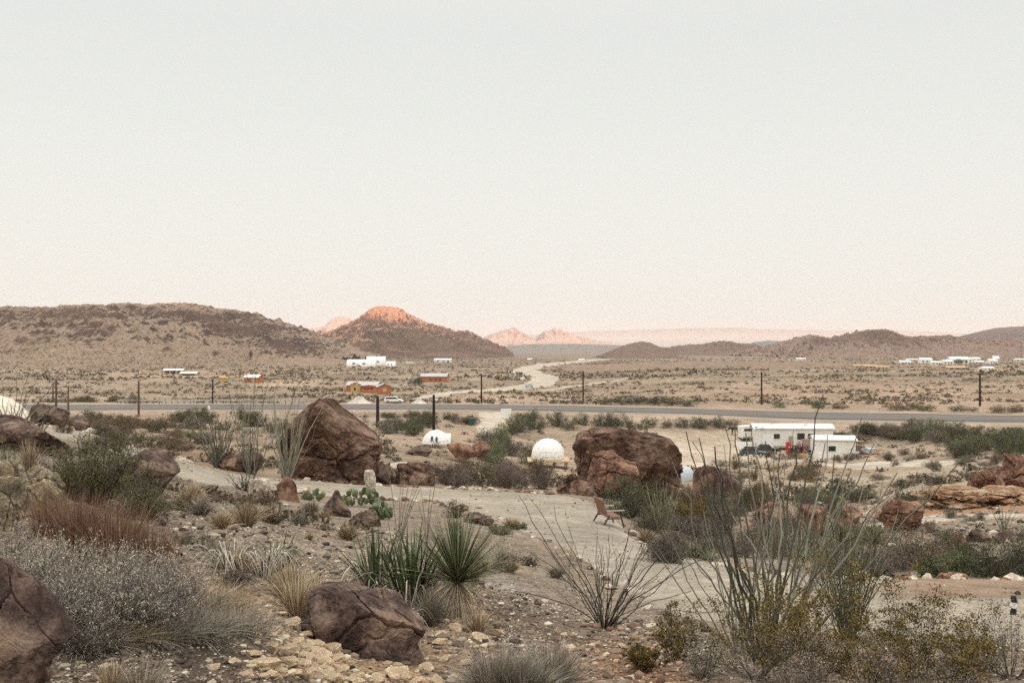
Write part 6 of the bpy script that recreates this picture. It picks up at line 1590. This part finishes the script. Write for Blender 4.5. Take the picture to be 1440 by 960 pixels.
pole(531, 186, 557, 'black utility pole rising behind the huge boulder', arm=False, r0=.34)
p1 = pole(610, 184, 555, 'black utility pole in front of the half-hidden white dome tent', r0=.3)
pole(677, 280, 525.5, 'dark utility pole across the highway behind the gravel driveway', r0=.26); pole(820, 280, 521.5, 'dark utility pole across the highway left of the shoulder bushes', r0=.24, arm=False)
pole(1071, 268, 523, 'dark utility pole on the sandy slope above the mobile home', r0=.27, arm=False); pole(1378, 262, 525, 'dark utility pole on the sandy slope above the mesquite thicket', r0=.3, arm=False)
pole(299, 262, 533, 'dark utility pole at the guardrail', r0=.2); pole(195, 225, 536, 'brown utility pole on the near side of the highway', 'poleb', .26, arm=False)
pole(79, 240, 534, 'brown utility pole, taller one of the close pair beyond the white dome', 'poleb', .26, arm=False); pole(74.5, 290, 538, 'brown utility pole, shorter one of the close pair', 'poleb', .2, arm=False); pole(96, 236, 544, 'short brown utility pole beside the close pair', 'poleb', .22, arm=False)
for i, (x, Y, t, lb) in enumerate([(483.5, 352, 513, 'pale post at the end of the orange cottages'), (502, 356, 511, 'pale post rising from the orange cottage roof'), (641.5, 480, 513.5, 'pale post beside the orange barn'), (703.5, 520, 509, 'pale post on the plain before the dirt road'), (570.5, 700, 497, 'faint pale post near the white compound'), (716, 560, 506, 'thin pale post beside the dirt road')]):
    pole(x, Y, t, lb, 'polel', .22, False, 'pale posts on the plain')
# small reflector post, road sign
for (x, Y, h, w, lb) in [(294, 222, 1.5, .5, 'white delineator post on the near verge of the highway'), (613.5, 262.5, 1.6, .9, 'white road sign behind the black utility pole')]:
    p = at(x, Y); s = empty('road_sign', p, 0, lb, 'road sign'); g = MB(); g.cyl((0, 0, 0), (0, 0, h), .06); g.build('post', MT['steel'], s); g = MB(); g.box((0, -.08, h - .2), (w, .04, .9)); g.build('panel', MT['whiteclean'], s)
# guardrail
P = resample([W(a, b) for a, b in [(165, 261.5), (240, 262.5), (330, 263.5), (430, 264.5)]], 60); root = empty('guardrail', (0, 0, 0), 0, 'long galvanised guardrail along the far side of the highway', 'guardrail')
Z = ZT(P[:, 0], P[:, 1]); g = MB()
for i in range(59):
    for dz, hh in ((.62, .22), (.9, .22)):
        a, b = P[i], P[i + 1]; v = [[a[0], a[1], Z[i] + dz], [b[0], b[1], Z[i + 1] + dz], [b[0], b[1], Z[i + 1] + dz + hh], [a[0], a[1], Z[i] + dz + hh], [a[0], a[1] + .06, Z[i] + dz], [b[0], b[1] + .06, Z[i + 1] + dz], [b[0], b[1] + .06, Z[i + 1] + dz + hh], [a[0], a[1] + .06, Z[i] + dz + hh]]
        g.add(v, [[0, 1, 2, 3], [7, 6, 5, 4], [3, 2, 6, 7], [0, 4, 5, 1]])
g.build('rail', MT['steel'], root)
for i in range(0, 60, 2):
    g = MB(); g.box((P[i, 0], P[i, 1] + .14, Z[i] + .45), (.16, .14, 1.1)); g.build('post', MT['poleb'], root)
# sand heaps
for i, (x0, x1, yt, Y) in enumerate([(483, 527, 561, 266), (573, 604, 563.5, 266)]):
    w = (x1 - x0) / F * Y; n = 40; a = np.linspace(0, 2 * PI, n, endpoint=False); rr = np.linspace(0, 1, 12); hh = (568.5 - yt) / F * Y * 1.3
    V = np.array([[w / 2 * q * math.cos(t), w * .25 * q * math.sin(t), hh * (math.cos(q * PI) * .5 + .5) * (1 + .15 * math.sin(3 * t + i)) - .15] for q in rr for t in a])
    f = [[i_ * n + j, i_ * n + (j + 1) % n, (i_ + 1) * n + (j + 1) % n, (i_ + 1) * n + j] for i_ in range(11) for j in range(n)]
    g = MB(); g.add(V, f); o = g.build('sand_heap', MT['sand'], smooth=True); o.location = at((x0 + x1) / 2, Y); tag(o, ['broad white sand heap by the highway near the orange cottages', 'smaller white sand heap beyond the white car'][i], 'sand heap')
# orange cottages and barn
quad_house('barn', 611.5, 483, 12.6, 6, 2.9, -.13, 'long orange barn with a grey roof standing alone on the plain', 'orange', 'roofg', 'x', 1.3, [('f', -1.5, 1.4, .9, .8), ('f', 1.0, 1.4, .9, .8), ('f', 3.2, 1.3, .8, .9)], ('r', 0, 1.2, 1.2, 2.1), cat='barn')
quad_house('cottage', 512, 372, 12.0, 5, 2.6, -.22, 'long orange cottage with a grey roof behind the gabled one', 'orange', 'roofg', 'x', 1.2, [('f', -3, 1.4, 1, .9), ('f', 0, 1.4, 1, .9)], cat='cottage')
quad_house('cottage', 519.5, 356, 4.8, 4, 2.6, -.05, 'low boxy orange cottage beside the gabled one', 'orange', 'orange', 'y', .3, [('f', -1.2, 1.9, .9, .5), ('f', 0, 1.9, .9, .5), ('f', 1.2, 1.9, .9, .5)], cat='cottage')
quad_house('cottage', 540, 346, 4.6, 6, 2.7, .2, 'orange gabled cottage nearest the highway with a pale window', 'orange', 'roofg', 'y', 1.1, [('l', 0, 1.5, .9, .8)], ('f', 0, 1.7, 1.4, 1.1), cat='cottage')
quad_house('cottage', 500, 362, 3.2, 3, 3.0, .0, 'narrow orange cottage with a yellow side at the end of the row', 'yellowp', 'orange', 'y', .7, [('f', 0, 1.5, .7, .9)], cat='cottage')
quad_house('cottage', 357, 470, 7.4, 5, 2.6, -.3, 'small red orange cottage with a pale roof near the hill', 'orange', 'roofw', 'x', 1.2, [('f', -1.5, 1.4, .8, .9)], ('f', 1.2, 1.25, 1.6, 2.0), cat='cottage')
quad_house('shed', 315, 470, 3.4, 2.6, 2.4, .1, 'small yellow orange shed left of the red orange cottage', 'yellowp', 'yellowp', 'x', .3, [], ('f', 0, 1.1, .9, 1.8), cat='hut')
quad_house('long_shelter', 245, 640, 11.5, 5, 2.6, .0, 'white-roofed open shelter at the foot of the big hill', 'tan', 'whiteclean', 'x', .8, [('f', -3.6, 1.4, 2.6, 1.5), ('f', .2, 1.4, 3.0, 1.5), ('f', 4, 1.4, 2.2, 1.5)], cat='shelter', oh=.8)
quad_house('long_shelter', 267, 605, 10, 6, 1.5, -.08, 'low grey-white roof beside the white-roofed shelter', 'tan', 'roofw', 'x', .9, [('f', 0, .8, 6, .8)], cat='shelter', oh=.5)
# white compound on the plain: rounded huts
def quonset(px, Y, L, R1, label, rz=0, mat='whiteclean', h=1.0):
    p = at(px, Y); root = empty('quonset_hut', (p.x, p.y, p.z - .2), rz, label, 'hut', 'white compound on the plain'); n = 18; a = np.linspace(0, PI, n)
    g = MB(); g.prism([(R1 * math.cos(q), R1 * h * math.sin(q)) for q in a], -L / 2, L / 2, axis='x'); g.build('shell', MT[mat], root, smooth=False)
    g = MB(); g.box((L / 2 + .02, 0, 1.1), (.08, 1.4, 2.0)); g.build('door', MT['glass'], root)
    for u in (-.25, .1): g = MB(); g.box((u * L, -R1 * .93, R1 * h * .42), (L * .1, .3, 1.2)); g.build('window', MT['glass'], root)


quonset(509, 900, 26, 5.6, 'longest rounded white hut of the compound before the butte', -.03, h=1.15); quonset(529, 950, 18, 5.0, 'rounded white hut behind the longest one', .1, h=1.7); quonset(550, 900, 8.5, 4.0, 'small rounded white hut at the end of the compound', 0, h=1.2)
FB = [(623, 1180, 20, 8, 5.0, 'white', 'white trailer alone beneath the butte'), (576, 1100, 7, 4, 1.2, 'white', 'low white roof behind the white compound'),
      (1272, 880, 9, 6, 3.6, 'whiteclean', 'white house nearest the end of the ranch row'), (1301, 950, 11, 8, 5.2, 'whiteclean', 'white two-part house with a light roof in the ranch row'), (1315, 860, 9, 5, 3.0, 'white', 'low white house with dark openings in the ranch row'), (1331, 880, 9, 6, 3.6, 'white', 'cream house left of the largest ranch hall'),
      (1347, 900, 17, 10, 6.4, 'whiteclean', 'largest white ranch hall behind the dark shrub'), (1366, 1020, 15, 8, 5.2, 'white', 'long white ranch building behind the largest hall'), (1376, 940, 8, 5, 2.8, 'white', 'low white ranch outbuilding'), (1394, 880, 7, 7, 4.6, 'whiteclean', 'white square ranch house'), (1400, 940, 5, 5, 7.0, 'white', 'small tall white tower house at the end of the ranch row'),
      (1342, 640, 13, 6, 2.4, 'tan', 'pale flat building below the ranch row'), (1363, 640, 14, 5, .9, 'tan', 'long low pale wall beside the flat building'), (1387, 620, 7, 6, 2.4, 'whiteclean', 'white shed at the end of the low wall'), (1165, 760, 14, 5, 2.0, 'white', 'long low white house on the sandy ridge'), (1208, 700, 9, 5, 2.0, 'tan', 'low beige house on the ridge'), (1222, 690, 9, 5, 2.2, 'tan', 'beige house with dark openings on the ridge'), (1240, 680, 8, 5, 1.8, 'tan', 'smallest beige house on the ridge'),
      (1126, 1150, 10, 6, 3.2, 'whiteclean', 'lone white house below the hills'), (818, 1300, 7, 5, 3.0, 'white', 'tiny white hut beside the dirt road'), (745, 1350, 6, 4, 2.6, 'white', 'tiny white hut at the head of the dirt road'), (1284, 1150, 16, 6, 2.4, 'white', 'long pale house behind the ranch row'), (1434, 1150, 14, 6, 2.4, 'white', 'pale house beyond the tower house')]
for (x, Y, L, D, hh, m, lb) in FB:
    quad_house('house', x, Y, L, D, hh * .72, r.uniform(-.15, .15), lb, m, 'whiteclean' if m != 'tan' else 'tan', 'x', hh * .28, [('f', -L * .28, hh * .36, L * .13, hh * .26), ('f', L * .05, hh * .36, L * .13, hh * .26), ('f', L * .32, hh * .33, L * .1, hh * .4)], group='white houses on the plain')
for i, (x, Y, s) in enumerate([(722, 640, 1.), (735, 500, .9), (744, 408, 1.3)]):
    g = MB(); g.box((0, 0, .8), (2.6 * s, 1.8, 1.2)); g.box((.3 * s, 0, 1.6), (1.4 * s, 1.5, .5), taper=.85); o = g.build('parked_truck', MT[['whiteclean', 'white', 'tent'][i]]); o.location = at(x, Y); tag(o, ['tiny white vehicle by the thin pale post', 'tiny white vehicle left of the dirt road', 'small grey vehicle on the dirt road bend'][i], 'vehicle')
    for sx in (-.8, .8): wheel(o, (sx * s, -.9, .3), .32, .2)

# ------------------------------------------------------------------ bench
p = at(857, 31.5); b = empty('park_bench', (p.x, p.y, p.z + .03), math.radians(104), 'red brown slatted wooden bench with pale armrests beside the path', 'bench', scale=.8)
# local: length along x, seat faces -y
L = 1.15
g = MB()
for k in range(5): g.box((0, -.22 + k * .1 - .0, .42 - .004 * k), (L, .085, .03))
g.build('seat', MT['benchw'], b)
g = MB(); n = 7
for k in range(n):
    x = -L / 2 + .08 + k * (L - .16) / (n - 1); g.box((x, .36, .74), (.125, .028, .66 + .0), rx=-.3)
g.box((0, .455, 1.06), (L + .04, .04, .07), rx=-.3); g.box((0, .29, .46), (L, .04, .07), rx=-.3); g.build('backrest', MT['benchw'], b)
for s in (-1, 1):
    g = MB(); g.box((s * (L / 2 + .04), -.04, .67), (.12, .72, .035)); g.build('armrest', MT['benchg'], b)
    g = MB(); g.cyl((s * (L / 2 + .02), -.38, 0), (s * (L / 2 + .02), -.22, .66), .035, sides=4); g.build('leg', MT['benchd'], b)
    g = MB(); g.cyl((s * (L / 2 + .02), .52, 0), (s * (L / 2 + .02), .2, .5), .035, sides=4); g.build('leg', MT['benchd'], b)
    g = MB(); g.cyl((s * (L / 2 + .02), -.3, .36), (s * (L / 2 + .02), .3, .36), .03, sides=4); g.build('rail', MT['benchd'], b)
# path light
p = at(1424.5, 13.9); p.z += .06; pl = empty('path_light', p, .2, 'small black path light with a white band on a mound of gravel', 'path light')
g = MB(); g.cyl((0, 0, -.03), (.015, 0, .07), .045, .035, 10); g.build('base', MT['black'], pl)
g = MB(); g.cyl((.005, 0, .07), (.02, 0, .145), .042, .042, 12); g.build('band', MT['whiteclean'], pl)
g = MB(); g.cyl((.02, 0, .145), (.0, 0, .235), .042, .03, 12); g.build('housing', MT['black'], pl)
g = MB(); g.box((.055, 0, .2), (.03, .05, .17), ry=.2); g.build('bracket', MT['benchg'], pl); g = MB(); g.box((.075, 0, .27), (.055, .05, .05), ry=-.4); g.build('lamp_head', MT['black'], pl)
rr_ = np.random.default_rng(4)
for k in range(0):
    a = rr_.uniform(0, 6.28); d = abs(rr_.normal(0, .16)); q = at(1424.5, 13.9); z = float(ZT(np.array([q.x + d * math.cos(a)]), np.array([q.y + d * math.sin(a)]))[0])
    stone(SG['pale' if k % 2 else 'dark'][k % 5], (q.x + d * math.cos(a), q.y + d * math.sin(a), z + .05), rr_.uniform(.03, .07), 'small stone heaped at the foot of the path light', 'stones round the path light', rr_)

# ------------------------------------------------------------------ air, sky, sun, camera
def haze():
    mb = MB(); mb.box((0, 0, 0), (1, 1, 1)); m = bpy.data.materials.new('haze_air'); m.use_nodes = True; nt = m.node_tree; nt.nodes.clear()
    out = nt.nodes.new('ShaderNodeOutputMaterial'); v = nt.nodes.new('ShaderNodeVolumePrincipled'); v.inputs['Density'].default_value = HAZE; v.inputs['Color'].default_value = (.9, .86, .84, 1); v.inputs['Anisotropy'].default_value = .2
    nt.links.new(v.outputs[0], out.inputs['Volume']); o = mb.build('haze', m); zlo, zhi = -60, 190
    o.scale = (46000, 26000, zhi - zlo); o.location = (0, 10200, (zlo + zhi) / 2); tag(o, kind='stuff')


HAZE = 7e-5
haze()
AZ = math.radians(14)          # the sun stands behind the camera, this far to its right
w = bpy.data.worlds.new('World'); scene.world = w; w.use_nodes = True; nt = w.node_tree; nt.nodes.clear()
out = nt.nodes.new('ShaderNodeOutputWorld'); bg = nt.nodes.new('ShaderNodeBackground'); sky = nt.nodes.new('ShaderNodeTexSky'); sky.sky_type = 'NISHITA'; sky.sun_disc = False
sky.sun_elevation = math.radians(3.0); sky.sun_rotation = PI - AZ; sky.altitude = 800; sky.dust_density = 2.0
geo = nt.nodes.new('ShaderNodeTexCoord'); sep = nt.nodes.new('ShaderNodeSeparateXYZ'); nt.links.new(geo.outputs['Generated'], sep.inputs[0])
rp = ramp(nt, [(0, (.7, .58, .52)), (.006, (.85, .8, .765)), (.03, (.84, .825, .79)), (.08, (.84, .84, .8)), (.18, (.825, .835, .795)), (.3, (.775, .795, .77)), (.42, (.85, .84, .8)), (.62, (1.8, 1.76, 1.64)), (1, (3.1, 3.03, 2.85))], sep.outputs[2])
mul = N(nt, 'ShaderNodeMix', data_type='RGBA', blend_type='ADD'); mul.inputs[0].default_value = 1
sc = N(nt, 'ShaderNodeMix', data_type='RGBA', blend_type='MULTIPLY'); sc.inputs[0].default_value = 1; nt.links.new(sky.outputs[0], sc.inputs[6]); sc.inputs[7].default_value = (.018, .016, .015, 1)
nt.links.new(rp.outputs[0], mul.inputs[6]); nt.links.new(sc.outputs[2], mul.inputs[7]); nt.links.new(mul.outputs[2], bg.inputs[0]); bg.inputs[1].default_value = .97 / 2; nt.links.new(bg.outputs[0], out.inputs[0])
s = bpy.data.lights.new('sun', 'SUN'); s.energy = 5.0; s.angle = math.radians(.3); s.color = (1, .5, .31); so = bpy.data.objects.new('sun', s); COL.objects.link(so)
dr = Vector((-math.sin(AZ) * math.cos(SUN_EL), math.cos(AZ) * math.cos(SUN_EL), -math.sin(SUN_EL))); so.rotation_euler = dr.to_track_quat('-Z', 'Y').to_euler()
c = bpy.data.cameras.new('camera'); co = bpy.data.objects.new('camera', c); COL.objects.link(co); c.lens = 35; c.sensor_width = 36; c.clip_start = .05; c.clip_end = 60000; c.shift_y = (HZ - 480) / 1440
co.location = (0, 0, 0); co.rotation_euler = (PI / 2, 0, 0); scene.camera = co
scene.view_settings.view_transform = 'Standard'; scene.view_settings.look = 'None'; scene.view_settings.exposure = 1.0; scene.view_settings.gamma = 1
scene.render.engine = 'CYCLES'; scene.cycles.max_bounces = 5; scene.cycles.diffuse_bounces = 3; scene.cycles.volume_bounces = 1; scene.cycles.transparent_max_bounces = 8; scene.cycles.use_denoising = False
scene.cycles.volume_step_rate = 4
